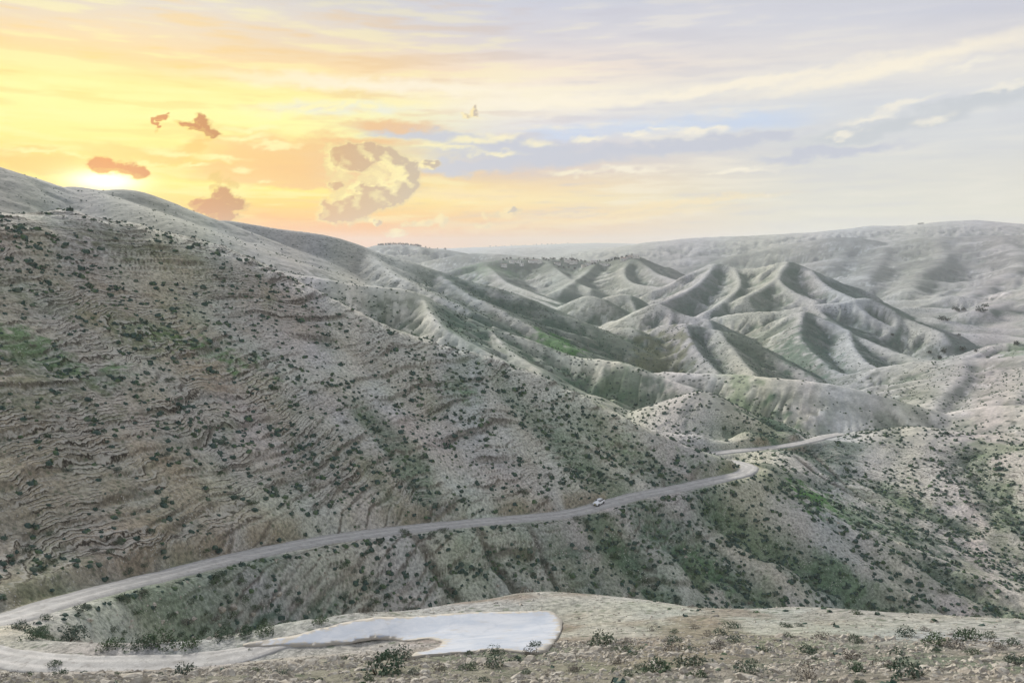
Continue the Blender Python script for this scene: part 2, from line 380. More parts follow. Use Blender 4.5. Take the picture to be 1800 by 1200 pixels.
ridge([(1800, 626, 800), (1810, 660, 720), (1790, 695, 640)], 0.34, 8, 50, 5, 70)
ridge([(1600, 770, 540), (1635, 748, 545), (1680, 726, 550), (1740, 713, 550), (1800, 710, 545), (1950, 706, 535)], 0.36, 8, 40, 4, 60)
ridge([(1690, 622, 1060), (1740, 608, 1060), (1800, 598, 1060), (1900, 585, 1060)], 0.3, 10, 60, 5, 80)

# side spurs branching from the crests, with a crease between each two
rsp = random.Random(31)
for R in list(RIDGES):
    L = R['L']; r0 = float(np.hypot(L[:, 0], L[:, 1]).mean())
    if r0 < 700 or r0 > 8000: continue
    if L[:, 0].mean() < -60 and r0 < 1100: continue
    big = r0 > 3000
    seg = np.hypot(*np.diff(L[:, :2], axis=0).T); cum = np.concatenate([[0], np.cumsum(seg)])
    step = R['gl'] * (0.95 if not big else 0.9); t = step * rsp.uniform(0.2, 0.8); sd = 1
    while t < cum[-1]:
        p = np.array([np.interp(t, cum, L[:, k]) for k in range(3)]); q = np.array([np.interp(min(t + 5, cum[-1]), cum, L[:, k]) for k in range(3)]); p0 = np.array([np.interp(max(t - 5, 0), cum, L[:, k]) for k in range(3)])
        tg = q[:2] - p0[:2]; tg /= np.linalg.norm(tg) + 1e-9
        for sd in (-1, 1):
            nv = np.array([-tg[1], tg[0]]) * sd + tg * rsp.uniform(-0.55, 0.55); nv /= np.linalg.norm(nv)
            if nv[1] > 0.35: continue                       # flanks turned away from us are never seen
            ln = rsp.uniform(0.9, 1.9) * R['gl'] * (1.25 if not big else 1.1); ln = min(ln, (p[2] + 150) / (R['sl'] * 0.75))
            if ln < R['gl'] * 0.6: continue
            bend = np.array([-nv[1], nv[0]]) * rsp.uniform(-0.22, 0.22) * ln
            fall = R['sl'] * rsp.uniform(0.66, 0.80)
            pts = [(p[0], p[1], p[2] - 0.5), (p[0] + nv[0] * ln * .5 + bend[0], p[1] + nv[1] * ln * .5 + bend[1], p[2] - fall * ln * .52), (p[0] + nv[0] * ln, p[1] + nv[1] * ln, p[2] - fall * ln)]
            RIDGES.append(dict(L=catmull(pts, 2), sl=R['sl'] * 1.25, w=R['w'] * 0.5, gl=R['gl'] * 0.5, ga=R['ga'] * 0.35, gd=R['gd'] * 0.5, conc=0.0))
        t += step * rsp.uniform(0.7, 1.35)
print('ridges', len(RIDGES))

def floor_h(x, y, r):
    f = np.interp(r, [0, 380, 470, 700, 1000, 1500, 2500, 4000, 6000, 9000, 16000, 17000], [-200, -118, -118, -136, -150, -158, -165, -150, -120, -140, -150, -150]).astype(np.float32)
    f = f + fbm(x / 260, y / 260, 3, 40) * np.interp(r, [400, 1500, 5000], [4, 12, 26]).astype(np.float32)
    # low rounded hills filling the valleys between the named ridges
    wx_, wy_ = x + fbm(x / 300, y / 300, 2, 41) * 120, y + fbm(x / 300, y / 300, 2, 43) * 120
    hl = (1 - np.abs(perlin(wx_ / 330, wy_ / 330, 45)) * 2.2) 
    return f + np.clip(hl, 0, 2) * np.interp(r, [700, 1100, 1800, 3000, 6000, 9000], [0, 12, 26, 44, 36, 0]).astype(np.float32)

def hills_h(x, y, r):
    warp = fbm(x / 70, y / 70, 3, 3)
    wx = fbm(x / 420, y / 420, 3, 5)
    H = floor_h(x, y, r); GUL = np.zeros(x.shape, np.float32); STR = np.zeros(x.shape, np.float32)
    k = np.interp(r, [400, 1000, 3000, 8000], [2, 3, 7, 20]).astype(np.float32)
    for i, R in enumerate(RIDGES):
        L = R['L']; top = L[:, 2].max()
        reach = (top + 175) / R['sl'] * 1.1 + 30
        lr = np.hypot(L[:, 0], L[:, 1])
        m = (r > lr.min() - reach) & (r < lr.max() + reach) & (x > L[:, 0].min() - reach) & (x < L[:, 0].max() + reach)
        if not m.any(): continue
        X, Y = x[m], y[m]
        best = np.full(X.shape, -1e9, np.float32); bd = np.zeros(X.shape, np.float32); bs = np.zeros(X.shape, np.float32)
        s0 = 0.0
        for a, b in zip(L[:-1], L[1:]):
            dx, dy = np.float32(b[0] - a[0]), np.float32(b[1] - a[1]); l2 = dx * dx + dy * dy + 1e-6
            t = np.clip(((X - np.float32(a[0])) * dx + (Y - np.float32(a[1])) * dy) / l2, 0, 1)
            d = np.hypot(X - a[0] - t * dx, Y - a[1] - t * dy).astype(np.float32)
            h = a[2] + t * (b[2] - a[2]) - R['sl'] * (np.sqrt(d * d + R['w'] ** 2) - R['w'])
            q = h > best
            best = np.where(q, h, best); bd = np.where(q, d, bd); bs = np.where(q, s0 + t * math.sqrt(l2), bs)
            s0 += math.sqrt(float(l2))
        # rills and side gullies running down from the crest
        wv = (warp[m] * 0.9 + wx[m] * 1.3) * R['gl']
        q1 = np.abs(perlin((bs + wv) / R['gl'], bd / (R['gl'] * 5), 60 + i))
        q2 = np.abs(perlin((bs + wv) / (R['gl'] * 0.36), bd / (R['gl'] * 3), 90 + i))
        on = sstep(0, R['gd'], bd)
        v1 = np.minimum(q1 * 2.4, 1.0) - 1.0; v2 = np.minimum(q2 * 2.2, 1.0) - 1.0
        vary = 0.45 + 0.9 * sstep(-0.4, 0.5, wx[m] + 0.6 * perlin(bs / (R['gl'] * 2.7), bd / 400, 130 + i))
        on = on * vary
        gm = on * sstep(0.30, 0.05, q1) + 0.6 * on * sstep(0.14, 0.02, q2) * sstep(-0.1, 0.3, wx[m])
        best = best + R['ga'] * on * v1 + R['ga'] * (0.30 if lr.min() < 3000 else 0.12) * sstep(0, R['gd'] * 0.5, bd) * vary * v2
        stp = perlin((bs + wv) / (R['gl'] * 0.16), bd / (R['gl'] * 3.5), 160 + i) + 0.7 * perlin((bs + wv) / (R['gl'] * 0.07), bd / (R['gl'] * 2.0), 190 + i)
        win = best > H[m]
        STR[m] = np.where(win, stp * np.sqrt(sstep(0, R['gd'] * 0.6, bd)), STR[m])
        GUL[m] = np.where(win, gm * sstep(1.0, 4.0, R['ga']), GUL[m])
        H[m] = smax(H[m], best, k[m])
    return H, GUL, STR

# hillside rills below the road and between the right-hand spurs
def ray_line(pts): return catmull([P(*p) for p in pts], 6)

def height(x, y):
    """height of the ground anywhere"""
    x = np.asarray(x, np.float32); y = np.asarray(y, np.float32)
    r = np.hypot(x, y)
    N = np.full(x.shape, -400, np.float32)
    m = r < 640
    N[m] = near_h(x[m], y[m])
    N = np.where(r > 520, N - (r - 520) * 0.8, N)
    H = np.full(x.shape, -400, np.float32)
    m2 = r > 300
    G_ = np.zeros(x.shape, np.float32)
    T_ = np.zeros(x.shape, np.float32)
    H[m2], G_[m2], T_[m2] = hills_h(x[m2], y[m2], r[m2])
    global GULLY, FOLD, STREAK
    if x.ndim == 2: GULLY = G_; STREAK = T_
    near_w = sstep(-6, 6, N - H)
    h = smax(N, H, 4.0)
    # distance to the road and the terrace, where everything stays calm
    rd = np.full(x.shape, 1e3, np.float32)
    mm = (r > 60) & (r < 520) & (np.abs(x) < 260)
    for L in (RA, RB, RL):
        d, z, s = seg_dist(x[mm], y[mm], L[::2] if len(L) > 60 else L)
        rd[mm] = np.minimum(rd[mm], d)
    tw = sstep(62, 72, r) * (1 - sstep(92, 104, r))        # terrace band
    calm = sstep(3.0, 22.0, rd) * (1 - 0.85 * tw)
    # --- near relief
    a = np.arctan2(x, y)
    left = sstep(0.40, 0.10, a) * sstep(120, 150, r) * sstep(440, 380, r)
    lump = fbm(x / 38, y / 38, 4, 21) * 2.6 + fbm(x / 11, y / 11, 3, 25) * 0.55
    nearm = sstep(100, 130, r) * sstep(560, 460, r)
    h = h + calm * nearm * lump * near_w
    # diagonal rills on the slopes below the road and at the right
    dirx, diry = 0.62, -0.78
    al = x * dirx + y * diry; ac = x * diry - y * dirx
    ac = ac + fbm(x / 30, y / 30, 3, 31) * 4.0
    r1 = np.minimum(np.abs(perlin(ac / 17, al / 120, 33)) * 2.6, 1) - 1
    r2 = np.minimum(np.abs(perlin(ac / 6.5, al / 50, 34)) * 2.4, 1) - 1
    slope_zone = sstep(104, 125, r) * sstep(340, 300, r) * (1 - left * sstep(0, 4, HILL_SIDE(x, y)))
    h = h + sstep(4, 26, rd) * slope_zone * (r1 * 2.4 + r2 * 0.55) * near_w
    for L, dep, wid in CARVE:
        mc = (x > L[:, 0].min() - 3 * wid) & (x < L[:, 0].max() + 3 * wid) & (y > L[:, 1].min() - 3 * wid) & (y < L[:, 1].max() + 3 * wid) & (r < 460)
        if not mc.any(): continue
        dd, _, ss_ = seg_dist(x[mc] + fbm(x[mc] / 8, y[mc] / 8, 2, 44) * wid * 0.5, y[mc] + fbm(x[mc] / 8, y[mc] / 8, 2, 46) * wid * 0.5, L)
        h[mc] -= dep * np.clip(1 - dd / wid, 0, 1) ** 1.2 * sstep(4, 10, rd[mc])
    # --- bedded limestone ledges on the left hillside
    folded = h + fbm(x / 90, y / 90, 3, 51) * 9 + fbm(x / 24, y / 24, 3, 52) * 2.2 - 0.03 * x
    if x.ndim == 2: FOLD = (folded + fbm(x / 13, y / 13, 3, 75) * 1.1).astype(np.float32)
    led = np.zeros_like(h); riser_shade = np.zeros_like(h); lip = np.zeros_like(h)
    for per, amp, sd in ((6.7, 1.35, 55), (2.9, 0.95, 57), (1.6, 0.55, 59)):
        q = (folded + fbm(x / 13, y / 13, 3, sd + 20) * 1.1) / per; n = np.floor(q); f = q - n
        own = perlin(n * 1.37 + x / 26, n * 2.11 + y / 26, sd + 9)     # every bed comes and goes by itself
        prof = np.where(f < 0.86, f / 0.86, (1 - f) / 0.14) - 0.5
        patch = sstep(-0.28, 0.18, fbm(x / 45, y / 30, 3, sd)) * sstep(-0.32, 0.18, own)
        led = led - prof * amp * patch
        riser_shade = np.maximum(riser_shade, patch * sstep(0.84, 0.90, f)); lip = np.maximum(lip, patch * sstep(0.60, 0.80, f) * (f < 0.84))
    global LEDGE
    if x.ndim == 2: LEDGE = (riser_shade * left * near_w, lip * left * near_w)
    h = h + led * left * sstep(5, 12, rd) * near_w
    # fainter beds on the slopes at the right and below the road
    rt = sstep(0.30, 0.42, a) * sstep(300, 340, r) * sstep(520, 460, r)
    q = (h + fbm(x / 60, y / 60, 3, 58) * 3 + 0.04 * x) / 3.1; f = q - np.floor(q)
    h = h - (np.where(f < 0.8, f / 0.8, (1 - f) / 0.2) - 0.5) * 0.5 * rt * sstep(0.0, 0.4, fbm(x / 50, y / 50, 2, 59)) * sstep(5, 12, rd)
    # --- mid and far relief
    hm = 1 - near_w
    amp = np.interp(r, [400, 900, 2000, 6000, 12000], [0.9, 1.2, 3.2, 10, 8]).astype(np.float32)
    lam = np.interp(r, [400, 1000, 2500, 7000], [0, 1, 2, 3])
    h = h + hm * amp * (fbm(x / 60, y / 60, 3, 71) * sstep(1600, 900, r) + fbm(x / 210, y / 210, 4, 75) * sstep(900, 1600, r))
    rg = np.abs(perlin(x / 46 + fbm(x / 30, y / 30, 2, 72), y / 46, 73)) * 2.2; rg2 = np.abs(perlin(x / 17 + fbm(x / 20, y / 20, 2, 74), y / 17, 76)) * 2.2
    h = h + hm * sstep(450, 650, r) * sstep(3000, 1800, r) * ((np.minimum(rg, 1) - 1) * 1.0 + (np.minimum(rg2, 1) - 1) * 0.35) * sstep(-0.0, 0.12, np.abs(a + 0.3) - 0.0) * np.where(a < -0.12, 0.25, 1.0)
    # --- foreground roughness
    fg = sstep(110, 90, r)
    h = h + fg * (fbm(x / 9, y / 9, 3, 81) * 0.55 + fbm(x / 2.2, y / 2.2, 3, 85) * 0.16) * (0.15 + 0.85 * (1 - tw)) * sstep(1, 8, r)
    # --- roads cut into the slope
    side = HILL_SIDE(x, y)
    for L, wd in ((RA, 3.8), (RB, 3.4), (RL, 3.6)):
        d = np.full(x.shape, 1e3, np.float32); z = np.zeros(x.shape, np.float32)
        sl_ = np.zeros(x.shape, np.float32)
        d[mm], z[mm], sl_[mm] = seg_dist(x[mm], y[mm], L)
        low_ = sstep(S_BEND - 12, S_BEND + 8, sl_) if L is RA else 0.0 * sl_
        z = z - 0.35 + 0.22 * low_
        d = d + 1.25 * low_
        up = sstep(-2, 2, side)
        flat = np.where(d < wd + 0.6, 1.0, 1 - sstep(0, 1, (d - wd - 0.6) / (2.6 + 6.4 * (1 - up))))
        h = h * (1 - flat) + z * flat
    h = np.where(r < 4.0, np.minimum(h, -1.9 - 0.42 * r), h)
    return h

def HILL_SIDE(x, y):
    """>0 above the upper road arm on the left hillside"""
    r = np.hypot(x, y); a = np.arctan2(x, y)
    ra_a = np.arctan2(RA[:, 0], RA[:, 1]); ra_r = np.hypot(RA[:, 0], RA[:, 1])
    k = ra_r > 118
    o = np.argsort(ra_a[k]); 
    return r - np.interp(a, ra_a[k][o], ra_r[k][o])

# ================================================================== polar ground grid round the viewpoint
NF = 800
az_nodes = np.concatenate([np.linspace(-math.pi, math.radians(-41), 36, endpoint=False), np.linspace(math.radians(-41), math.radians(41), NF), np.linspace(math.radians(41), math.pi, 36)[1:]])
r_nodes = np.concatenate([np.geomspace(1.0, 38, 40, endpoint=False), np.geomspace(38, 130, 250, endpoint=False), np.geomspace(130, 480, 430, endpoint=False), np.geomspace(480, 2600, 290, endpoint=False), np.geomspace(2600, 15500, 190)])
AZ, RR = np.meshgrid(az_nodes, r_nodes)
GX = (np.sin(AZ) * RR).astype(np.float32); GY = (np.cos(AZ) * RR).astype(np.float32)
GH = height(GX, GY)
GT = GH / RR                                       # slope of the sight line to each node
lnr = np.log(r_nodes)

def ground(x, y):
    """height of the built ground mesh (bilinear in the grid)"""
    x = np.asarray(x, float); y = np.asarray(y, float)
    a = np.arctan2(x, y); r = np.hypot(x, y)
    i = np.clip(np.searchsorted(r_nodes, r) - 1, 0, len(r_nodes) - 2); j = np.clip(np.searchsorted(az_nodes, a) - 1, 0, len(az_nodes) - 2)
    fr = np.clip((r - r_nodes[i]) / (r_nodes[i + 1] - r_nodes[i]), 0, 1); fa = np.clip((a - az_nodes[j]) / (az_nodes[j + 1] - az_nodes[j]), 0, 1)
    return (GH[i, j] * (1 - fr) * (1 - fa) + GH[i + 1, j] * fr * (1 - fa) + GH[i, j + 1] * (1 - fr) * fa + GH[i + 1, j + 1] * fr * fa)
GTmax = np.maximum.accumulate(GT, axis=0)
def hit(u, v):
    """the place on the ground where the photograph shows (u, v)"""
    x, y, z = ray(u, v); hh = math.hypot(x, y); t = z / hh
    j = int(np.clip(np.searchsorted(az_nodes, math.atan2(x, y)), 0, len(az_nodes) - 1))
    k = np.nonzero(GTmax[12:, j] >= t)[0]
    if len(k) == 0: return None
    i = k[0] + 12; f = (t - GT[i - 1, j]) / max(1e-9, GT[i, j] - GT[i - 1, j]); f = min(1, max(0, f))
    d = r_nodes[i - 1] + f * (r_nodes[i] - r_nodes[i - 1])
    return Vector((x / hh * d, y / hh * d, float(ground(x / hh * d, y / hh * d))))
def seen(x, y, lift=0.8, tol=0.0):
    """is a thing of that height at (x, y) in view past the ground before it"""
    a = np.arctan2(x, y); r = np.hypot(x, y)
    i = np.clip(np.searchsorted(r_nodes, r) - 2, 0, len(r_nodes) - 1); j = np.clip(np.searchsorted(az_nodes, a) - 1, 0, len(az_nodes) - 1)
    return (ground(x, y) + lift) / r > GTmax[i, j] - tol
print('terrain ready', GX.size)

# ================================================================== sky dome: veil, stratus and broken cloud
def rgb(*c): return np.array(lin(*c)[:3])
def lerp_ramp(x, stops):
    xs = [s_[0] for s_ in stops]; cs = np.array([s_[1] for s_ in stops])
    return np.stack([np.interp(x, xs, cs[:, k]) for k in range(3)], -1)
def V2E(v): return azel(900, v)[1]
s_az = np.concatenate([np.linspace(-math.pi, math.radians(-42), 50, endpoint=False), np.linspace(math.radians(-42), math.radians(42), 500), np.linspace(math.radians(42), math.pi, 50)[1:]])
s_el = np.concatenate([np.linspace(-0.16, -0.012, 8, endpoint=False), np.linspace(-0.012, 0.345, 250, endpoint=False), np.linspace(0.345, 1.56, 40)])
SA, SE = np.meshgrid(s_az, s_el)
fa = np.minimum(np.abs(SA), 2.2) * np.sign(SA)
cosd = np.cos(SA - SUN_AZ); daz = np.arccos(np.clip(cosd, -1, 1))
# coordinates without a seam behind us
cxs, cys = np.sin(SA), np.cos(SA)
def fld(sx, sz, o, seed, g=0.55):
    """cloud noise in azimuth and height; two mirrored sheets joined far behind the viewer"""
    return fbm(SA * sx, SE * sz, o, seed, g)
E1 = SE + fld(1.4, 6, 3, 301) * 0.016
def ramp_v(stops): return lerp_ramp(E1, sorted([(V2E(v), rgb(*c)) for v, c in stops], key=lambda q: q[0]))
left = ramp_v([(440, (250, 150, 36)), (400, (253, 168, 44)), (365, (255, 204, 62)), (330, (255, 236, 92)), (300, (255, 206, 68)), (262, (255, 242, 130)), (205, (255, 250, 160)), (170, (255, 238, 146)),
               (130, (250, 214, 150)), (90, (236, 213, 182)), (40, (222, 213, 204)), (0, (216, 211, 208)), (-220, (212, 214, 218)), (-560, (208, 212, 219)), (-1500, (205, 210, 220))])
mid = ramp_v([(440, (240, 206, 162)), (405, (240, 194, 138)), (378, (248, 206, 142)), (350, (255, 228, 158)), (325, (246, 214, 158)), (300, (226, 200, 176)), (262, (214, 206, 208)), (225, (226, 222, 224)), (180, (250, 238, 216)),
              (130, (246, 226, 206)), (85, (226, 218, 216)), (0, (212, 213, 222)), (-220, (212, 214, 220)), (-560, (208, 212, 219)), (-1500, (205, 210, 220))])
right = ramp_v([(440, (226, 224, 208)), (380, (226, 224, 209)), (330, (222, 220, 211)), (270, (216, 217, 217)), (205, (216, 218, 221)), (160, (230, 226, 220)), (120, (226, 221, 218)),
                (70, (212, 212, 219)), (0, (207, 208, 217)), (-220, (210, 212, 220)), (-560, (208, 212, 219)), (-1500, (205, 210, 220))])
mixn = lambda a, b, w: a * (1 - w[..., None]) + b * w[..., None]
skc = mixn(mixn(left, mid, sstep(0.16, 0.52, daz)), right, sstep(0.40, 0.86, daz))
shade_c = lerp_ramp(daz, [(0, rgb(253, 208, 92)), (0.3, rgb(236, 196, 134)), (0.55, rgb(204, 200, 208)), (1.2, rgb(196, 201, 211))])
cream_c = lerp_ramp(daz, [(0, rgb(255, 252, 170)), (0.35, rgb(255, 242, 178)), (0.6, rgb(252, 242, 218)), (1.2, rgb(240, 236, 226))])
st = fld(5.5, 62, 5, 311) + 0.6 * fld(13, 120, 4, 315)
band = sstep(0.0, 0.05, SE) * sstep(0.40, 0.20, SE)
skc = mixn(skc, shade_c, sstep(0.0, 0.45, st) * 0.50 * (0.35 + 0.65 * band) * (1 - 0.55 * sstep(0.5, 0.9, daz)))
skc = mixn(skc, cream_c, sstep(-0.02, -0.42, st) * 0.48 * band * (1 - 0.55 * sstep(0.5, 0.9, daz)))
hi = fld(3.2, 15, 5, 321)
skc = mixn(skc, skc * np.array([0.93, 0.94, 0.97]), sstep(-0.2, 0.5, hi) * sstep(0.16, 0.26, SE))
W1 = (fld(16, 42, 5, 331, 0.6), fld(16, 42, 5, 337, 0.6)); W2 = (fld(60, 90, 5, 341, 0.62), fld(60, 90, 5, 347, 0.62))
def field(blobs, wob=1.0, fine=1.0):
    ax_, ay_ = SA + 0.020 * wob * W1[0] + 0.007 * fine * W2[0], SE + 0.009 * wob * W1[1] + 0.005 * fine * W2[1]
    cur = np.full(SA.shape, 9.0)
    for b in blobs:
        u, v, ru, rv = b[:4]; rot = math.radians(b[4]) if len(b) > 4 else 0
        a, e = azel(u, v); a2, _ = azel(u + 1, v); _, e2 = azel(u, v - 1)
        dx, dy = ax_ - a, ay_ - e
        X = (dx * math.cos(rot) + dy * math.sin(rot)) / (ru * abs(a2 - a)); Y = (-dx * math.sin(rot) + dy * math.cos(rot)) / (rv * abs(e2 - e))
        cur = -smax(-cur, -np.sqrt(X * X + Y * Y), 0.35)
    return 1 - cur
def soft(c, blobs, colr, lo, hi, k, wob=1.6):
    f = sstep(lo, hi, field(blobs, wob)) * k
    return mixn(c, colr, f)
skc = soft(skc, [(1250, 158, 330, 10, 6), (1560, 118, 280, 15, 8), (700, 152, 300, 13, -1), (1000, 178, 220, 12, 2)], rgb(255, 244, 220), -0.6, 0.8, 0.8, 1.2)
skc = soft(skc, [(1310, 212, 130, 15, 1), (1160, 222, 170, 13, 3), (1000, 236, 90, 9)], rgb(196, 213, 238), -0.6, 1.0, 0.70)
skc = soft(skc, [(560, 192, 110, 13, 3), (660, 190, 70, 11)], rgb(230, 234, 230), -0.5, 0.9, 0.65)
skc = soft(skc, [(1200, 256, 190, 14, 3), (1330, 243, 80, 12), (980, 278, 180, 17, 3), (830, 292, 120, 14), (760, 235, 130, 14, -4), (1460, 268, 140, 12, 3), (900, 262, 160, 20, 2)], rgb(196, 199, 211), -0.3, 0.55, 0.92)
skc = soft(skc, [(1610, 212, 210, 17, 9), (1730, 172, 150, 14, 10), (1500, 238, 120, 13, 6)], rgb(200, 204, 208), -0.3, 0.7, 0.88)
skc = soft(skc, [(500, 270, 160, 34, -3), (480, 308, 160, 24), (540, 330, 90, 10), (620, 248, 110, 14), (690, 220, 80, 10), (420, 300, 90, 14)], lerp_ramp(daz, [(0, rgb(252, 186, 84)), (0.3, rgb(240, 188, 124)), (0.55, rgb(216, 200, 190))]), -0.3, 0.55, 0.85)
skc = soft(skc, [(650, 305, 110, 46, -5)], rgb(234, 196, 146), -0.3, 0.7, 0.6)
skc = soft(skc, [(240, 270, 100, 12, -4), (60, 286, 90, 15), (40, 262, 60, 8), (330, 262, 60, 12, 20), (90, 300, 60, 6)], rgb(252, 186, 66), -0.4, 0.6, 0.8)
skc = soft(skc, [(440, 402, 150, 13, -3), (600, 404, 130, 12, -3), (520, 388, 90, 7)], rgb(247, 168, 66), -0.6, 0.8, 0.7)
skc = soft(skc, [(1000, 388, 260, 8, 4), (1150, 362, 200, 6, 5), (800, 343, 180, 11), (1020, 372, 120, 5, 6)], rgb(253, 228, 172), -0.6, 0.8, 0.6)
puffs = [(560, 187, 50, 4, 14), (604, 184, 36, 4, 22), (640, 188, 22, 5), (1225, 230, 44, 6), (1035, 244, 34, 6), (945, 252, 26, 7), (760, 258, 40, 6, 6), (835, 246, 46, 8), (885, 240, 26, 7), (1120, 236, 26, 5), (800, 262, 40, 5),
         (1160, 227, 25, 4), (1530, 207, 50, 7, 12), (1640, 208, 32, 9, 6), (1590, 184, 60, 6, 14), (1760, 152, 50, 6, 8), (1480, 238, 30, 5, 12), (1700, 118, 60, 6, 10), (1347, 342, 6, 4), (420, 242, 60, 5, 4), (482, 253, 50, 5), (450, 226, 70, 5, 3), (392, 278, 40, 5), (430, 298, 24, 5),
         (300, 270, 44, 5), (1290, 302, 60, 4, 3), (1110, 298, 60, 5), (1010, 304, 50, 5), (870, 270, 40, 5), (60, 264, 50, 4), (130, 274, 34, 4), (700, 318, 50, 4), (260, 288, 30, 5), (340, 290, 30, 4), (1260, 224, 20, 6), (470, 320, 14, 4)]
bright = [(384, 313, 17, 12), (412, 325, 13, 11), (376, 335, 11, 9), (590, 262, 22, 14), (578, 285, 14, 28), (600, 308, 24, 16), (640, 318, 30, 12), (668, 302, 36, 20), (694, 300, 30, 22), (620, 326, 22, 10), (655, 322, 26, 14), (660, 332, 20, 10), (604, 345, 20, 12), (600, 330, 16, 8), (640, 385, 22, 9),
          (742, 393, 34, 9), (768, 387, 15, 11), (782, 392, 14, 10), (880, 378, 34, 8), (905, 372, 15, 9), (696, 410, 24, 6), (400, 386, 30, 8), (850, 395, 30, 6)]
dark = [(166, 291, 17, 12), (190, 291, 24, 10), (222, 296, 24, 10, -8), (246, 303, 12, 10),
        (352, 214, 9, 14), (364, 226, 13, 13), (342, 226, 24, 7, -20), (355, 208, 6, 9), (369, 237, 8, 9), (326, 221, 8, 4),
        (281, 209, 6, 6, 30), (276, 220, 3, 9), (287, 204, 6, 3, 40),
        (393, 345, 16, 12), (375, 362, 34, 12), (408, 354, 24, 10, -20), (354, 362, 18, 10), (384, 379, 28, 10), (424, 356, 8, 6),
        (612, 268, 32, 15), (640, 262, 22, 12), (654, 270, 30, 13), (690, 279, 28, 13, -18), (616, 284, 26, 14), (590, 276, 12, 14), (716, 296, 14, 16, -40), (724, 314, 14, 22), (706, 334, 28, 16, 25), (672, 346, 36, 17, 10), (640, 358, 38, 18, 15), (604, 373, 34, 17), (580, 374, 13, 14),
        (590, 326, 11, 7), (638, 331, 17, 6, -4), (572, 364, 8, 12), (750, 288, 16, 5), (764, 286, 8, 4),
        (832, 197, 8, 7), (826, 201, 13, 4), (834, 190, 4, 7), (664, 390, 7, 6), (893, 369, 13, 4)]
fD0 = field(dark, 0.5, 1.3) + 0.14; fD, fB, fP = fD0, field(bright, 0.6, 1.2), field(puffs, 1.0, 1.2)
fD = np.clip(fD, -1.5, 1); fB = np.clip(fB, -1.5, 1); fP = np.clip(fP, -1.5, 1)
bil = fld(42, 60, 5, 361, 0.6) + 0.5 * fld(110, 150, 3, 367, 0.6)
puffn = fld(26, 38, 4, 371, 0.55)
thick = np.clip(fD + 0.3, 0, 1.3) ** 0.6 * 0.020 + 0.0085 * puffn + 0.0012 * bil      # how the cloud bulges
gA = np.gradient(thick, axis=1) / np.gradient(SA, axis=1); gE = np.gradient(thick, axis=0) / np.gradient(SE, axis=0)
vx_, vy_ = SUN_AZ - SA, SUN_EL - 0.02 - SE; vl_ = np.hypot(vx_, vy_) + 1e-3
lit_ = (0.35 + 0.65 * sstep(0.22, 0.36, daz)) * np.clip(0.40 - 0.62 * (gA * vx_ + gE * vy_) / vl_, 0, 1)       # flanks turned to the sun
skc = mixn(skc, cream_c, sstep(-0.5, 0.8, fP + 0.55 * bil) * 0.80)
# glow of the sun sitting behind the ridge
ang = np.arccos(np.clip(np.cos(SE) * math.cos(SUN_EL) * np.cos(SA - SUN_AZ) + np.sin(SE) * math.sin(SUN_EL), -1, 1))
skc = mixn(skc, np.array([1.05, 0.86, 0.24]), np.exp(-ang / 0.085) * 0.8)
skc = mixn(skc, np.array([1.9, 1.75, 1.2]), np.exp(-(((SA - SUN_AZ) / 0.034) ** 2 + ((SE - SUN_EL) / 0.0105) ** 2)))
skc = mixn(skc, rgb(150, 152, 150), sstep(-0.02, -0.10, SE))
R_SKY = 38000.0
SV = np.stack([np.sin(SA) * np.cos(SE), np.cos(SA) * np.cos(SE), np.sin(SE)], -1).reshape(-1, 3) * R_SKY
ns, ms = SA.shape
I, J = np.meshgrid(np.arange(ns - 1), np.arange(ms - 1), indexing='ij'); a_ = (I * ms + J).ravel()
sky_q = np.stack([a_, a_ + ms, a_ + ms + 1, a_ + 1], -1)

# ================================================================== scene helpers
def link(o, parent=None):
    C.objects.link(o)
    if parent is not None: o.parent = parent
    return o
def tag(o, label=None, cat=None, group=None, kind=None):
    if label: o['label'] = label
    if cat: o['category'] = cat
    if group: o['group'] = group
    if kind: o['kind'] = kind
    return o
def mesh_np(name, V, Fq, mat, smooth=True, tri=False):
    """mesh from numpy arrays; faces all quads or all triangles"""
    k = 3 if tri else 4
    me = bpy.data.meshes.new(name)
    V = np.ascontiguousarray(V, np.float32); Fq = np.ascontiguousarray(Fq, np.int32)
    me.vertices.add(len(V)); me.vertices.foreach_set('co', V.ravel())
    me.loops.add(Fq.size); me.loops.foreach_set('vertex_index', Fq.ravel())
    me.polygons.add(len(Fq))
    me.polygons.foreach_set('loop_start', np.arange(0, Fq.size, k, dtype=np.int32))
    try: me.polygons.foreach_set('loop_total', np.full(len(Fq), k, np.int32))
    except Exception: pass
    me.polygons.foreach_set('use_smooth', np.full(len(Fq), smooth))
    me.update(calc_edges=True)
    if mat: me.materials.append(mat)
    return me
def set_attr(me, name, arr):
    a = me.attributes.new(name, 'FLOAT_COLOR', 'POINT')
    c = np.ones((len(arr), 4), np.float32); c[:, :arr.shape[1]] = arr
    a.data.foreach_set('color', c.ravel())
def material(name, rough=0.95):
    m = bpy.data.materials.new(name); m.use_nodes = True
    t = m.node_tree
    for n in list(t.nodes): t.nodes.remove(n)
    b = t.nodes.new('ShaderNodeBsdfPrincipled'); o = t.nodes.new('ShaderNodeOutputMaterial')
    t.links.new(b.outputs[0], o.inputs[0])
    b.inputs['Roughness'].default_value = rough
    b.inputs['Specular IOR Level'].default_value = 0.15
    return m, NT(t), b
def bump(N, b, h, dist, strength=1.0):
    n = N.t.nodes.new('ShaderNodeBump'); n.inputs['Strength'].default_value = strength
    n.inputs['Distance'].default_value = dist; N.t.links.new(h, n.inputs['Height']); N.t.links.new(n.outputs[0], b.inputs['Normal'])
def objco(N):
    n = N.t.nodes.new('ShaderNodeTexCoord'); return n.outputs['Object']
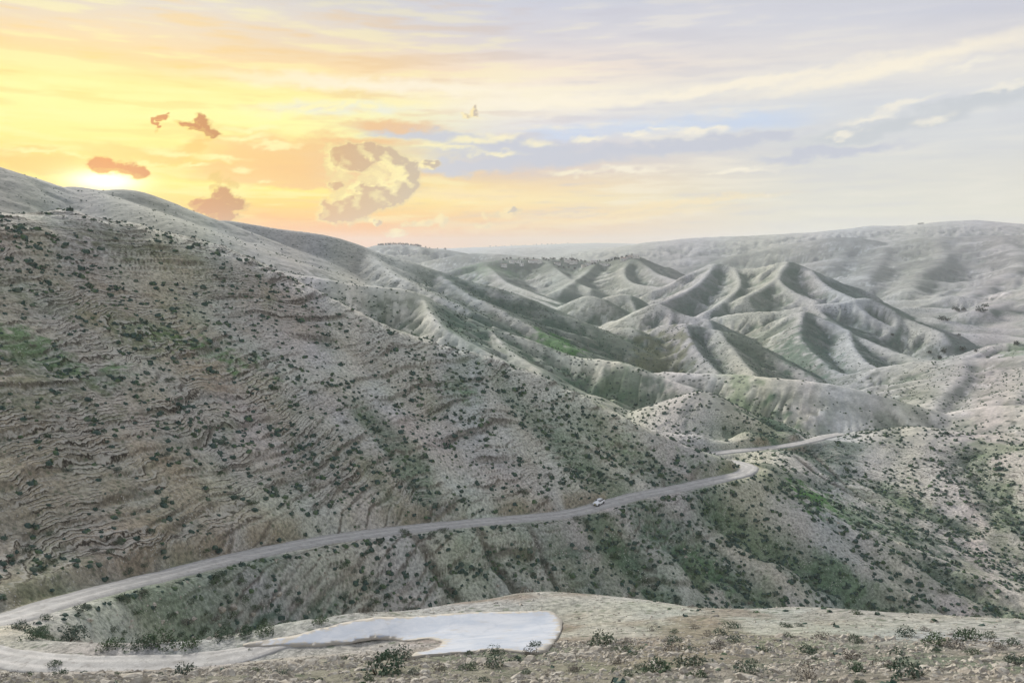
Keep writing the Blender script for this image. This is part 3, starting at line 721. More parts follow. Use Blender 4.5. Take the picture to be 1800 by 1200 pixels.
def attr(N, name):
    n = N.t.nodes.new('ShaderNodeAttribute'); n.attribute_name = name; return n

# ================================================================== haze
hz, Nh, bh = material('haze')
for n in list(Nh.t.nodes): Nh.t.nodes.remove(n)
pv = Nh.t.nodes.new('ShaderNodeVolumePrincipled'); ho = Nh.t.nodes.new('ShaderNodeOutputMaterial')
pv.inputs['Color'].default_value = (0.93, 0.95, 1.0, 1); pv.inputs['Density'].default_value = HAZE
pv.inputs['Anisotropy'].default_value = 0.0
Nh.t.links.new(pv.outputs[0], ho.inputs['Volume'])
bm = bmesh.new(); bmesh.ops.create_cube(bm, size=1.0)
zt, zb = float(GH.max()) + 12, float(GH.min()) - 2
bmesh.ops.transform(bm, matrix=Matrix.Translation((0, 0, (zt + zb) / 2)) @ Matrix.Diagonal((31400, 31400, zt - zb, 1)), verts=bm.verts)
me = bpy.data.meshes.new('haze'); bm.to_mesh(me); bm.free(); me.materials.append(hz)
tag(link(bpy.data.objects.new('haze', me)), kind='stuff')

# ================================================================== ground colours: what the soil is, from its relief, with ledge shade painted in
dxr = np.gradient(GX, axis=0); dyr = np.gradient(GY, axis=0); dzr = np.gradient(GH, axis=0)
dxa = np.gradient(GX, axis=1); dya = np.gradient(GY, axis=1); dza = np.gradient(GH, axis=1)
nx = dyr * dza - dzr * dya; ny = dzr * dxa - dxr * dza; nz = dxr * dya - dyr * dxa
sg = np.sign(nz); ln_ = np.sqrt(nx * nx + ny * ny + nz * nz) + 1e-9
nx, ny, nz = nx * sg / ln_, ny * sg / ln_, nz * sg / ln_
def boxblur(a, k0, k1):
    for ax, k in ((0, k0), (1, k1)):
        if k < 1: continue
        p = [(k, k) if i == ax else (0, 0) for i in (0, 1)]
        c = np.cumsum(np.pad(a, p, mode='edge'), axis=ax, dtype=np.float64)
        n = a.shape[ax]
        hi = np.take(c, np.arange(2 * k, n + 2 * k), axis=ax)
        lo = np.concatenate([np.zeros_like(np.take(c, [0], axis=ax)), np.take(c, np.arange(0, n - 1), axis=ax)], axis=ax)
        a = (hi - lo) / (2 * k + 1)
    return a.astype(np.float32)
snx = boxblur(nx, 3, 3); sny = boxblur(ny, 3, 3)
hollow = (boxblur(GH, 7, 7) - GH) / np.interp(RR, [60, 300, 1000, 4000], [0.5, 1.6, 4.5, 20])
hollow = np.clip(hollow, -1, 1)
r = RR.astype(np.float32)
n1 = fbm(GX / 55, GY / 55, 4, 101); n2 = fbm(GX / 14, GY / 14, 3, 105); n3 = fbm(GX / 260, GY / 260, 4, 109)
n2 = np.where(r > 1200, fbm(GX / 90, GY / 90, 3, 107), n2)
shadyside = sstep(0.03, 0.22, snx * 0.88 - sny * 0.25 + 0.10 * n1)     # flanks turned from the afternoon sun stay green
chalk = np.array([0.56, 0.53, 0.475]); soil = np.array([0.44, 0.41, 0.345]); brown = np.array([0.36, 0.285, 0.20])
scrub = np.array([0.082, 0.135, 0.088]); grass = np.array([0.070, 0.170, 0.045]); olive = np.array([0.13, 0.14, 0.07])
def mixc(c, col, w): return c * (1 - w[..., None]) + col * w[..., None]
col = np.zeros(GX.shape + (3,), np.float32) + chalk
col = mixc(col, soil, np.clip(0.45 + 0.9 * n1 + 0.35 * n2, 0, 1) * np.interp(r, [0, 450, 700], [1.0, 0.9, 0.55]))
left_m = (sstep(0.30, 0.02, AZ) * sstep(118, 150, r) * sstep(460, 400, r)).astype(np.float32) * (HILL_SIDE(GX, GY) > 0)
col = mixc(col, brown, left_m * np.clip(0.42 - 0.9 * AZ + 0.9 * n1 + 0.5 * n2 - 0.3, 0, 0.85))
midm = sstep(430, 560, r)
veg = shadyside * (0.40 + 0.85 * midm) + sstep(0.10, 0.55, hollow) * (0.50 + 0.35 * midm)
veg = np.clip(veg * (0.75 + 0.6 * n1 + 0.5 * n2), 0, 0.92)
veg = veg * (1 - 0.75 * left_m) * (1 - 0.75 * sstep(-0.06, -0.14, AZ) * midm)
pat_ = sstep(-0.05, 0.38, fbm(GX / 75, GY / 75, 4, 141) + 0.25 * n2) * midm * sstep(-0.16, -0.06, AZ)
veg = np.maximum(veg, 0.62 * pat_)
col = mixc(col, scrub, veg.astype(np.float32))
col = mixc(col, chalk * 1.2, (sstep(0.05, 0.5, -hollow) * (1 - 0.8 * shadyside) * 0.8 * midm).astype(np.float32))  # chalk painted brighter on ridges that face the sun
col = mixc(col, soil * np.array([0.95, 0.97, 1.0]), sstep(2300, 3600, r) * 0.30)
col = mixc(col, np.array([0.20, 0.205, 0.185]), (sstep(2300, 3400, r) * sstep(6200, 5200, r) * (0.62 + 0.6 * n3)).clip(0, 0.9).astype(np.float32))
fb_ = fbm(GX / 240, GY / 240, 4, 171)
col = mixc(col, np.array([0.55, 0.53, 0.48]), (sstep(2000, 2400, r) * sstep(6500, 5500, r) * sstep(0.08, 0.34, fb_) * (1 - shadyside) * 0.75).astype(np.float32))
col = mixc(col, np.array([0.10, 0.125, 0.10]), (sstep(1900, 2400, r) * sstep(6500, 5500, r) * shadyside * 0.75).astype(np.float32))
vl = sstep(2480, 2620, r) * sstep(3050, 2900, r) * sstep(-0.12, -0.06, AZ) * sstep(0.20, 0.16, AZ)
col = mixc(col, np.array([0.15, 0.18, 0.13]), (vl * 0.7).astype(np.float32))
col = mixc(col, np.array([0.52, 0.47, 0.40]), (sstep(0.14, 0.40, AZ + 0.3 * n1) * sstep(112, 130, r) * sstep(1000, 600, r) * 0.45).astype(np.float32))
greenmask = np.zeros(GX.shape, np.float32)
gul = np.clip(GULLY, 0, 1) * sstep(5500, 2500, r)
not_near = 1 - left_m
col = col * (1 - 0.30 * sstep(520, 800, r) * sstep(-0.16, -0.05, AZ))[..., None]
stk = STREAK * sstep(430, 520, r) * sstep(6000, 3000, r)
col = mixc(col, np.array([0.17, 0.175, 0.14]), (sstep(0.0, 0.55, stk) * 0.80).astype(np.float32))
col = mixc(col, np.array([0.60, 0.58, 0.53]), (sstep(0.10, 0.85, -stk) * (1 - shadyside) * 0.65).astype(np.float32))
col = mixc(col, scrub * 0.8, (gul * 0.9).astype(np.float32))
cprox = np.full(GX.shape, 9.0, np.float32); crack = np.zeros(GX.shape, np.float32)
mmc = (r > 115) & (r < 470) & (np.abs(AZ) < 0.75)
for L, dep, wid in CARVE:
    dd = seg_dist(GX[mmc], GY[mmc], L)[0] / wid
    if wid >= 7: cprox[mmc] = np.minimum(cprox[mmc], dd)
    elif wid < 4: crack[mmc] = np.maximum(crack[mmc], sstep(0.9, 0.2, dd))
gband = sstep(1.15, 0.25, cprox + 0.5 * n2)
col = mixc(col, np.array([0.065, 0.135, 0.065]), (gband * 0.66).astype(np.float32))
col = mixc(col, np.array([0.10, 0.09, 0.07]), crack * 0.8)
gfine = np.where(r < 420, fbm(GX / 3.2, GY / 3.2, 3, 161), fbm(GX / 12, GY / 12, 3, 163))
# green patches of spring grass where the photograph has them
for u, v, ru, rv, gc, wgt in ((1425, 872, 46, 16, grass, 1.0), (1500, 905, 60, 20, grass, 0.6), (1600, 940, 70, 20, scrub, 0.7), (812, 682, 26, 16, grass, 0.8), (352, 610, 90, 18, grass, 0.85), (180, 560, 120, 24, olive, 0.5), (190, 415, 80, 18, olive, 0.9),
        (300, 440, 120, 18, olive, 0.5), (40, 610, 100, 28, grass, 0.8), (60, 665, 90, 22, olive, 0.7), (985, 602, 40, 6, grass, 0.9), (1300, 712, 30, 12, grass, 0.45), (1360, 740, 40, 12, scrub, 0.9), (1160, 648, 46, 12, olive, 0.8), (1400, 635, 50, 14, scrub, 0.8),
        (1240, 1010, 60, 26, grass, 0.45), (1090, 780, 60, 20, grass, 0.5), (1230, 820, 40, 10, grass, 0.4), (1080, 690, 70, 14, scrub, 0.7), (860, 470, 60, 9, grass, 0.30), (1790, 625, 30, 12, grass, 0.4), (1750, 790, 50, 12, grass, 0.45), (1460, 1010, 60, 14, grass, 0.35), (1100, 1000, 60, 30, scrub, 0.4)):
    c = hit(u, v)
    if c is None: continue
    cl_, cr_, cu, cd_ = hit(u - ru, v), hit(u + ru, v), hit(u, v - rv), hit(u, v + rv)
    d0 = math.hypot(c.x, c.y); ax = max(3.0, ru / 1400 * d0)
    fd = [abs(math.hypot(q.x, q.y) - d0) for q in (cu, cd_) if q is not None]; ay = min(max(4.0, max(fd) if fd else 10), ax * 4)
    q = np.sqrt((((AZ - math.atan2(c.x, c.y)) * d0 / ax) ** 2 + ((RR - d0) / ay) ** 2)).astype(np.float32) + 0.9 * n2 + 0.35 * n1 + 1.5 * gfine
    w = sstep(1.30, 0.45, q) * wgt
    col = mixc(col, gc, w.astype(np.float32)); greenmask = np.maximum(greenmask, w)
# brown earth of the terrace and of the cut bank above the road
rdist = np.full(GX.shape, 1e3, np.float32)
mm = (r > 60) & (r < 520) & (np.abs(GX) < 260)
for L in (RA, RB): rdist[mm] = np.minimum(rdist[mm], seg_dist(GX[mm], GY[mm], L)[0])
bank = sstep(9.5, 5.5, rdist + n2 * 4) * sstep(3.8, 4.6, rdist) * (HILL_SIDE(GX, GY) > 0) * sstep(-0.25, 0.25, n1 + n2)
col = mixc(col, np.array([0.25, 0.205, 0.145]), (bank * 0.75).astype(np.float32))
terr = (sstep(62, 70, r) * sstep(112, 104, r) * (np.abs(AZ) < 0.8)).astype(np.float32)
col = mixc(col, np.array([0.36, 0.345, 0.305]), terr * 0.8)
col = mixc(col, np.array([0.25, 0.20, 0.155]), terr * sstep(-0.15, 0.20, n2 + 0.4 * n1) * sstep(0.36, 0.16, np.abs(AZ - 0.12)) * 0.85)
fgm = sstep(72, 62, r).astype(np.float32)
col = mixc(col, np.array([0.235, 0.205, 0.16]), fgm * 0.92)
col = mixc(col, np.array([0.16, 0.19, 0.12]), fgm * sstep(-0.05, 0.4, n2 + fbm(GX / 5, GY / 5, 2, 120) * 0.5) * 0.6)
cr_u = np.array([azel(c_[0], 500)[0] for c_ in CREST]); cr_d = np.array([c_[1] for c_ in CREST])
ncrest = np.interp(AZ, cr_u, cr_d)
col = mixc(col, np.array([0.52, 0.50, 0.45]), (left_m * sstep(34, 8, ncrest - r + 10 * n2) * 0.7).astype(np.float32))
col = mixc(col, np.array([0.29, 0.28, 0.24]), (sstep(640, 720, r) * sstep(1500, 1200, r) * sstep(-0.14, -0.20, AZ) * 0.75).astype(np.float32))
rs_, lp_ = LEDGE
col = mixc(col, np.array([0.10, 0.085, 0.065]), np.clip(rs_ * 0.85, 0, 1))  # brown rock risers, darkened to paint in the shade under the ledges
col = mixc(col, np.array([0.50, 0.475, 0.42]), np.clip(lp_ * 0.55, 0, 1))  # pale rock lips, painted lighter for ledge contrast the light does not give
# lower left of the hillside: brown earth and weathered beds; towards the nose: pale marl
col = mixc(col, np.array([0.30, 0.245, 0.185]), (left_m * sstep(-0.35, -0.60, AZ) * sstep(230, 160, r) * 0.45).astype(np.float32))
gr1 = fbm(GX / 20, GY / 34, 4, 131) + 0.5 * n1
col = mixc(col, np.array([0.15, 0.19, 0.11]), (sstep(0.12, 0.55, gr1) * 0.55 * sstep(700, 400, r) * (1 - 0.6 * terr) * (1 - fgm)).astype(np.float32))
col = np.clip(col * (1 + 0.16 * n1 + 0.10 * n3)[..., None], 0.02, 0.8)
tg_ = fbm(GX / np.maximum(30, r / 9), GY / np.maximum(30, r / 9), 3, 151); tg2_ = fbm(GX / np.maximum(22, r / 12), GY / np.maximum(22, r / 12), 3, 155)
tinge = tg_[..., None] * np.array([0.05, -0.07, 0.06]) + tg2_[..., None] * np.array([0.10, 0.02, -0.14])
col = col * (1 + tinge) * np.array([0.975, 1.0, 1.01])
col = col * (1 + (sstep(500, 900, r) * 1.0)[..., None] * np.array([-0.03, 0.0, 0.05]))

# material of the ground
def ground_material(name, near=False, far=False):
    m, N, b = material(name)
    oc = objco(N); a = attr(N, 'soil')
    if near:
        f1 = N.noise(oc, 1.1, 8, 0.74); f2 = N.noise(oc, 0.21, 5, 0.6); f3 = N.noise(oc, 4.2, 4, 0.7)
        vo = N.t.nodes.new('ShaderNodeTexVoronoi'); N.t.links.new(oc, vo.inputs['Vector']); vo.inputs['Scale'].default_value = 1.5
        v2 = N.t.nodes.new('ShaderNodeTexVoronoi'); N.t.links.new(oc, v2.inputs['Vector']); v2.inputs['Scale'].default_value = 0.62
        stone = N.m('MULTIPLY', N.ss(vo.outputs['Distance'], 0.30, 0.16), N.ss(f2, 0.46, 0.62))
        tuft = N.m('MULTIPLY', N.ss(v2.outputs['Distance'], 0.36, 0.16), N.ss(f2, 0.62, 0.44))
        c = N.mix(N.ss(f1, 0.34, 0.66), N.vm('MULTIPLY', a.outputs['Color'], (0.58, 0.60, 0.60)), N.vm('MULTIPLY', a.outputs['Color'], (1.42, 1.42, 1.42)))
        c = N.mix(N.m('MULTIPLY', N.ss(f3, 0.42, 0.30), 0.5), c, (0.09, 0.09, 0.07, 1))
        c = N.mix(N.m('MULTIPLY', tuft, 0.65), c, (0.075, 0.11, 0.06, 1))
        c = N.mix(N.m('MULTIPLY', stone, 0.75), c, (0.62, 0.60, 0.56, 1))
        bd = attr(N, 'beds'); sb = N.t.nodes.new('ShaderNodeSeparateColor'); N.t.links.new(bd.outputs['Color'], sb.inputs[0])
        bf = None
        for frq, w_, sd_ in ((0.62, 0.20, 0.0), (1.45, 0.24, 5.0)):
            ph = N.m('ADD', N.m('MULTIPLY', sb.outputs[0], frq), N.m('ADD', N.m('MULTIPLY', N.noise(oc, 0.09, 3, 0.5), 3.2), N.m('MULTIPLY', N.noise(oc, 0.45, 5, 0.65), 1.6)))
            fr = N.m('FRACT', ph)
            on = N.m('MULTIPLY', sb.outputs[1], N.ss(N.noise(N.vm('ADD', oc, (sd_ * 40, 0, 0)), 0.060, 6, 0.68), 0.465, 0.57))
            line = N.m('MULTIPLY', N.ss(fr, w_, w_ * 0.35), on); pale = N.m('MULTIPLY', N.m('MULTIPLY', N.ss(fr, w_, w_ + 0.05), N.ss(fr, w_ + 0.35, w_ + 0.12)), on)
            c = N.mix(N.m('MULTIPLY', pale, 0.65), c, (0.56, 0.535, 0.48, 1)); c = N.mix(N.m('MULTIPLY', line, 0.92), c, (0.05, 0.043, 0.034, 1))  # pale bed rock; the dark lines paint shade under thin ledges
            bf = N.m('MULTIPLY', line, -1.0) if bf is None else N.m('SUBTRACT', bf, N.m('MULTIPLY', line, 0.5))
        N.t.links.new(c, b.inputs['Base Color'])
        h = N.m('ADD', N.m('MULTIPLY', f1, 1.1), N.m('ADD', N.m('MULTIPLY', f3, 0.18), N.m('MULTIPLY', stone, 0.25)))
        bump(N, b, N.m('ADD', h, bf), 0.60, 0.85)
    else:
        s = 0.16 if not far else 0.02
        f1 = N.noise(oc, s, 6, 0.66); f2 = N.noise(oc, s * 4.5, 5, 0.62)
        c = N.mix(N.ss(f1, 0.32, 0.70), N.vm('MULTIPLY', a.outputs['Color'], (0.78, 0.80, 0.80)), N.vm('MULTIPLY', a.outputs['Color'], (1.18, 1.18, 1.17)))
        vo = N.t.nodes.new('ShaderNodeTexVoronoi'); N.t.links.new(oc, vo.inputs['Vector']); vo.inputs['Scale'].default_value = 0.20 if not far else 0.05
        dots = N.ss(vo.outputs['Distance'], 0.30, 0.20)
        dots = N.m('MULTIPLY', dots, N.ss(N.noise(oc, 0.012 if not far else 0.003, 4, 0.6), 0.42, 0.58, 0.0, 0.8))
        if far: dots = N.m('MULTIPLY', dots, 0.5)
        c = N.mix(dots, c, (0.07, 0.085, 0.075, 1))
        c = N.mix(N.ss(f2, 0.35, 0.60, 0.22, 0.0), c, (0.10, 0.11, 0.10, 1))
        N.t.links.new(c, b.inputs['Base Color'])
        bump(N, b, N.m('ADD', f1, N.m('MULTIPLY', f2, 0.4)), 1.6 if not far else 7.0, 0.5)
    return m
mat_near = ground_material('limestone_slope', near=True)
mat_hill = ground_material('marl_hills')
mat_far = ground_material('mountain_slopes', far=True)

rt_ = sstep(0.30, 0.42, AZ) * sstep(300, 340, r) * 0.6
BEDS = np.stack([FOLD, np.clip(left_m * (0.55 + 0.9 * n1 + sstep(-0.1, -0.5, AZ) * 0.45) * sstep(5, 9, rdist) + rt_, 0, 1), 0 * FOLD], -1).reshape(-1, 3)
# split the one grid into named stretches of country
nR, nA = GX.shape
Vall = np.stack([GX, GY, GH], -1).reshape(-1, 3)
def stretch(name, i0, i1, mat, j0=0, j1=None, label=None):
    j1 = nA - 1 if j1 is None else j1
    I, J = np.meshgrid(np.arange(i0, i1), np.arange(j0, j1), indexing='ij')
    a = (I * nA + J).ravel(); q = np.stack([a, a + 1, a + nA + 1, a + nA], -1)
    base_i = i0 * nA
    V = Vall[base_i:(i1 + 1) * nA]; q = q - base_i
    me = mesh_np(name, V, q, mat)
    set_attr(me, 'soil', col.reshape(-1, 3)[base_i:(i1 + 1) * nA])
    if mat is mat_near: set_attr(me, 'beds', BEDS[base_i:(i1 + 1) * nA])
    o = link(bpy.data.objects.new(name, me)); tag(o, kind='structure')
    return o
iA = int(np.searchsorted(r_nodes, 112)); iB = int(np.searchsorted(r_nodes, 428)); iC = int(np.searchsorted(r_nodes, 2350))
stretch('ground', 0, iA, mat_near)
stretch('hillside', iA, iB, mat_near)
stretch('hills', iB, iC, mat_hill)
stretch('mountains', iC, nR - 1, mat_far)

# ================================================================== roads
def road_material(name, base, patch):
    m, N, b = material(name, 0.9)
    oc = objco(N); uvn = attr(N, 'soil')
    f = N.noise(oc, 0.55, 6, 0.62); g = N.noise(oc, 5.0, 4, 0.6)
    sx = N.t.nodes.new('ShaderNodeSeparateColor'); N.t.links.new(uvn.outputs['Color'], sx.inputs[0])
    acr = sx.outputs[0]                                  # 0..1 across the road
    track = N.m('ADD', N.ss(N.m('ABSOLUTE', N.m('SUBTRACT', acr, 0.33)), 0.10, 0.02), N.ss(N.m('ABSOLUTE', N.m('SUBTRACT', acr, 0.68)), 0.10, 0.02))
    c = N.mix(N.ss(f, 0.35, 0.68), base, patch)
    c = N.mix(N.m('MULTIPLY', track, N.ss(N.noise(oc, 0.2, 3, 0.5), 0.3, 0.6, 0.3, 0.9)), c, (0.56, 0.54, 0.51, 1))
    c = N.mix(N.m('MULTIPLY', N.ss(N.noise(oc, 0.9, 6, 0.7), 0.54, 0.64), 0.6), c, (0.25, 0.235, 0.21, 1))
    edge = N.ss(N.m('ADD', N.m('ABSOLUTE', N.m('SUBTRACT', acr, 0.5)), N.m('MULTIPLY', N.m('SUBTRACT', f, 0.5), 0.35)), 0.40, 0.50)
    c = N.mix(N.m('MULTIPLY', edge, 0.75), c, (0.27, 0.26, 0.235, 1))
    c = N.mix(N.ss(g, 0.40, 0.66, 0.22, 0.0), c, (0.16, 0.16, 0.16, 1))
    N.t.links.new(c, b.inputs['Base Color'])
    bump(N, b, N.m('ADD', N.m('MULTIPLY', g, 0.3), f), 0.12, 0.6)
    return m
mat_road = road_material('gravel_road', (0.36, 0.35, 0.335, 1), (0.48, 0.47, 0.45, 1))
def ribbon(name, L, half, mat, taper=False):
    pts = np.array(L); n = len(pts)
    T = np.gradient(pts[:, :2], axis=0); T /= np.linalg.norm(T, axis=1)[:, None] + 1e-9
    Nn = np.stack([-T[:, 1], T[:, 0]], -1)
    K = 13; prof = np.linspace(-1, 1, K)
    V, A = [], []
    s = np.concatenate([[0], np.cumsum(np.hypot(*np.diff(pts[:, :2], axis=0).T))])
    if taper: half = half + 0.2 - 1.35 * sstep(S_BEND - 12, S_BEND + 8, s)
    eL = half + fbm(s / 6, s * 0 + 3, 3, 201) * 0.8; eR = half + fbm(s / 6, s * 0 + 9, 3, 203) * 0.8
    if taper:
        tp = 1 - 0.6 * sstep(s[-1] - 16, s[-1], s); eL = eL * tp; eR = eR * tp
    for k, t in enumerate(prof):
        off = np.where(t < 0, t * eR, t * eL)
        z = pts[:, 2] - 0.10 * abs(t) ** 2 + fbm(s / 4, np.full(n, t * 2.0), 2, 207) * 0.05
        if k in (0, K - 1): z = pts[:, 2] - 0.9; off = off * 1.05
        V.append(np.stack([pts[:, 0] + Nn[:, 0] * off, pts[:, 1] + Nn[:, 1] * off, z], -1)); A.append(np.full(n, (t + 1) / 2))
    V = np.stack(V, 1).reshape(-1, 3); A = np.stack(A, 1).reshape(-1)
    I, J = np.meshgrid(np.arange(n - 1), np.arange(K - 1), indexing='ij'); a = (I * K + J).ravel()
    q = np.stack([a, a + K, a + K + 1, a + 1], -1)
    me = mesh_np(name, V, q, mat); set_attr(me, 'soil', np.stack([A, A, A], -1))
    return tag(link(bpy.data.objects.new(name, me)), kind='structure')
dense = lambda L, st=1.2: np.array([np.array([np.interp(t, ss, L[:, k]) for k in range(3)]) for ss in [np.concatenate([[0], np.cumsum(np.linalg.norm(np.diff(L, axis=0), axis=1))])] for t in np.arange(0, ss[-1], st)])
ribbon('road', dense(RA), 3.6, mat_road, True)
ribbon('road', dense(RB), 3.2, mat_road)
ribbon('road', dense(RL), 3.4, mat_road)

# pale paved pull-in on the terrace
mat_lot, N, b = material('pale_paving', 0.85)
oc = objco(N); f = N.noise(oc, 0.28, 6, 0.6, 0.6); g = N.noise(oc, 3.0, 4, 0.6)
c = N.mix(N.ss(f, 0.35, 0.66), (0.34, 0.375, 0.435, 1), (0.43, 0.45, 0.49, 1))
vo = N.t.nodes.new('ShaderNodeTexVoronoi'); vo.feature = 'DISTANCE_TO_EDGE'
N.t.links.new(N.vm('ADD', oc, N.vm('MULTIPLY', N.noise(oc, 0.5, 3, 0.5, out='Color'), (3, 3, 0))), vo.inputs['Vector']); vo.inputs['Scale'].default_value = 0.16
c = N.mix(N.m('MULTIPLY', N.ss(vo.outputs['Distance'], 0.022, 0.006), 0.35), c, (0.30, 0.33, 0.38, 1))
c = N.mix(N.m('MULTIPLY', N.ss(N.noise(oc, 0.11, 4, 0.6), 0.58, 0.70), 0.35), c, (0.55, 0.53, 0.52, 1))
ea = attr(N, 'soil').outputs['Fac']
c = N.mix(N.ss(N.m('SUBTRACT', ea, N.m('MULTIPLY', N.m('SUBTRACT', N.noise(oc, 0.9, 6, 0.7), 0.42), 1.3)), 0.18, 0.0), c, (0.40, 0.37, 0.32, 1))
c = N.mix(N.m('MULTIPLY', N.ss(N.noise(oc, 0.45, 7, 0.7), 0.56, 0.70), 0.6), c, (0.36, 0.335, 0.30, 1))
N.t.links.new(c, b.inputs['Base Color']); bump(N, b, g, 0.05, 0.5)
lot_px = [(430, 1133), (520, 1118), (600, 1100), (690, 1087), (790, 1079), (880, 1076), (940, 1074), (972, 1076), (984, 1088), (988, 1102), (980, 1120), (966, 1140), (930, 1150), (870, 1144), (800, 1150), (735, 1156), (728, 1152), (770, 1139), (776, 1130), (760, 1124), (700, 1125), (640, 1128), (560, 1136), (480, 1137)]
lot_xy = []
for (u, v) in lot_px:
    p = hit(u, v); lot_xy.append((p.x, p.y))
lot_xy = np.array(lot_xy)
def smooth_closed(p, n=6):
    out = []; m = len(p)
    for i in range(m):
        a, b_, c_, d = p[i - 1], p[i], p[(i + 1) % m], p[(i + 2) % m]
        for t in np.linspace(0, 1, n, endpoint=False):
            out.append(0.5 * (2 * b_ + (c_ - a) * t + (2 * a - 5 * b_ + 4 * c_ - d) * t * t + (3 * b_ - a - 3 * c_ + d) * t ** 3))
    return np.array(out)
outl = smooth_closed(lot_xy)
kk_ = np.arange(len(outl)); outl = outl + np.stack([fbm(kk_ / 3, kk_ * 0 + 1, 2, 211), fbm(kk_ / 3, kk_ * 0 + 5, 2, 213)], -1) * 0.35
def inside(px, py, poly):
    c = np.zeros(px.shape, bool); j = len(poly) - 1
    for i in range(len(poly)):
        xi, yi = poly[i]; xj, yj = poly[j]
        k = ((yi > py) != (yj > py)) & (px < (xj - xi) * (py - yi) / (yj - yi + 1e-12) + xi)
        c ^= k; j = i
    return c
from mathutils.geometry import delaunay_2d_cdt
gx_, gy_ = np.meshgrid(np.arange(outl[:, 0].min(), outl[:, 0].max(), 0.8), np.arange(outl[:, 1].min(), outl[:, 1].max(), 0.8))
gi = inside(gx_.ravel(), gy_.ravel(), outl)
vs = [Vector(p) for p in outl] + [Vector((a_, b_)) for a_, b_ in zip(gx_.ravel()[gi], gy_.ravel()[gi])]
res = delaunay_2d_cdt(vs, [], [list(range(len(outl)))], 1, 1e-4)
vv = np.array([(p.x, p.y) for p in res[0]])
top = np.maximum(ground(vv[:, 0], vv[:, 1]), ground(vv[:, 0] + .4, vv[:, 1])); top = np.maximum(top, ground(vv[:, 0], vv[:, 1] - .4)) + 0.035
rd_, rz_, _ = seg_dist(vv[:, 0], vv[:, 1], dense(RA, 2.0)[-40:]); wz_ = sstep(9, 4.5, rd_)
top = top * (1 - wz_) + np.maximum(top, rz_ + 0.07) * wz_
lot_poly = outl
ed_ = np.min(np.hypot(vv[:, 0][:, None] - outl[:, 0], vv[:, 1][:, None] - outl[:, 1]), axis=1)
bm = bmesh.new()
bv = [bm.verts.new((p[0], p[1], z)) for p, z in zip(vv, top)]
for fc in res[2]:
    try: bm.faces.new([bv[i] for i in fc])
    except ValueError: pass
bnd = [e for e in bm.edges if len(e.link_faces) == 1]
ex = bmesh.ops.extrude_edge_only(bm, edges=bnd)
for g_ in ex['geom']:
    if isinstance(g_, bmesh.types.BMVert): g_.co.z -= 0.22
bmesh.ops.recalc_face_normals(bm, faces=bm.faces)
me = bpy.data.meshes.new('pavement'); bm.to_mesh(me); bm.free(); me.materials.append(mat_lot)
ed_ = np.concatenate([ed_, np.zeros(len(me.vertices) - len(ed_))]); set_attr(me, 'soil', np.stack([np.clip(ed_ / 3, 0, 1)] * 3, -1))
for p in me.polygons: p.use_smooth = True
tag(link(bpy.data.objects.new('pavement', me)), kind='structure')

# the dome itself
smat = bpy.data.materials.new('sky'); smat.use_nodes = True; st_ = smat.node_tree
for n in list(st_.nodes): st_.nodes.remove(n)
S = NT(st_)
tc = st_.nodes.new('ShaderNodeTexCoord'); dn = S.vm('SCALE', tc.outputs['Object']); dn.node.inputs['Scale'].default_value = 1.0 / R_SKY
base = attr(S, 'veil').outputs['Color']; fl = attr(S, 'cloud'); wm = attr(S, 'lit').outputs['Color']; bc = attr(S, 'body').outputs['Color']
sc_ = st_.nodes.new('ShaderNodeSeparateColor'); st_.links.new(fl.outputs['Color'], sc_.inputs[0])
nf = S.m('SUBTRACT', S.noise(dn, 70.0, 8, 0.66), 0.5)
nl = S.noise(dn, 38.0, 4, 0.6)
fd = S.m('ADD', S.m('SUBTRACT', S.m('MULTIPLY', sc_.outputs[0], 2.5), 1.5), S.m('MULTIPLY', nf, 1.5))
fb = S.m('ADD', S.m('SUBTRACT', S.m('MULTIPLY', sc_.outputs[1], 2.5), 1.5), S.m('MULTIPLY', nf, 2.2))
n3_ = S.noise(S.vm('MULTIPLY', dn, (1, 1, 1.3)), 60.0, 6, 0.60)
mid_c = S.mix(0.5, wm, bc)
# sunlit cloud: creamy mass with faint shaded hollows
cb = S.mix(S.ss(S.m('ADD', sc_.outputs[2], S.m('MULTIPLY', S.m('SUBTRACT', n3_, 0.5), 0.5)), 0.50, 0.15, 0.0, 0.85), wm, mid_c)
c = S.mix(S.m('MULTIPLY', S.ss(fb, -0.10, 0.60), 0.75), base, cb)
# backlit cloud: glowing thin rim, shaded and billowed inside
lt = S.m('ADD', sc_.outputs[2], S.m('MULTIPLY', S.m('SUBTRACT', n3_, 0.5), 0.35))
lt = S.m('ADD', lt, S.ss(fd, 0.20, 0.0, 0.0, 0.40))
cd = S.mix(S.ss(lt, 0.18, 0.55), bc, mid_c); cd = S.mix(S.ss(lt, 0.50, 0.95), cd, wm)
c = S.mix(S.m('MULTIPLY', S.ss(fd, -0.50, 0.30), 0.94), c, cd)
em = st_.nodes.new('ShaderNodeEmission'); st_.links.new(c, em.inputs[0]); em.inputs[1].default_value = 0.84
so = st_.nodes.new('ShaderNodeOutputMaterial'); tr_ = st_.nodes.new('ShaderNodeBsdfTransparent'); ad_ = st_.nodes.new('ShaderNodeAddShader')   # thin bright veil: daylight passes through it
st_.links.new(em.outputs[0], ad_.inputs[0]); st_.links.new(tr_.outputs[0], ad_.inputs[1]); st_.links.new(ad_.outputs[0], so.inputs[0])
smat.cycles.emission_sampling = 'NONE'
me = mesh_np('sky', SV, sky_q, smat)
set_attr(me, 'veil', skc.reshape(-1, 3)); set_attr(me, 'cloud', np.stack([(fD + 1.5) / 2.5, (fB + 1.5) / 2.5, lit_], -1).reshape(-1, 3))
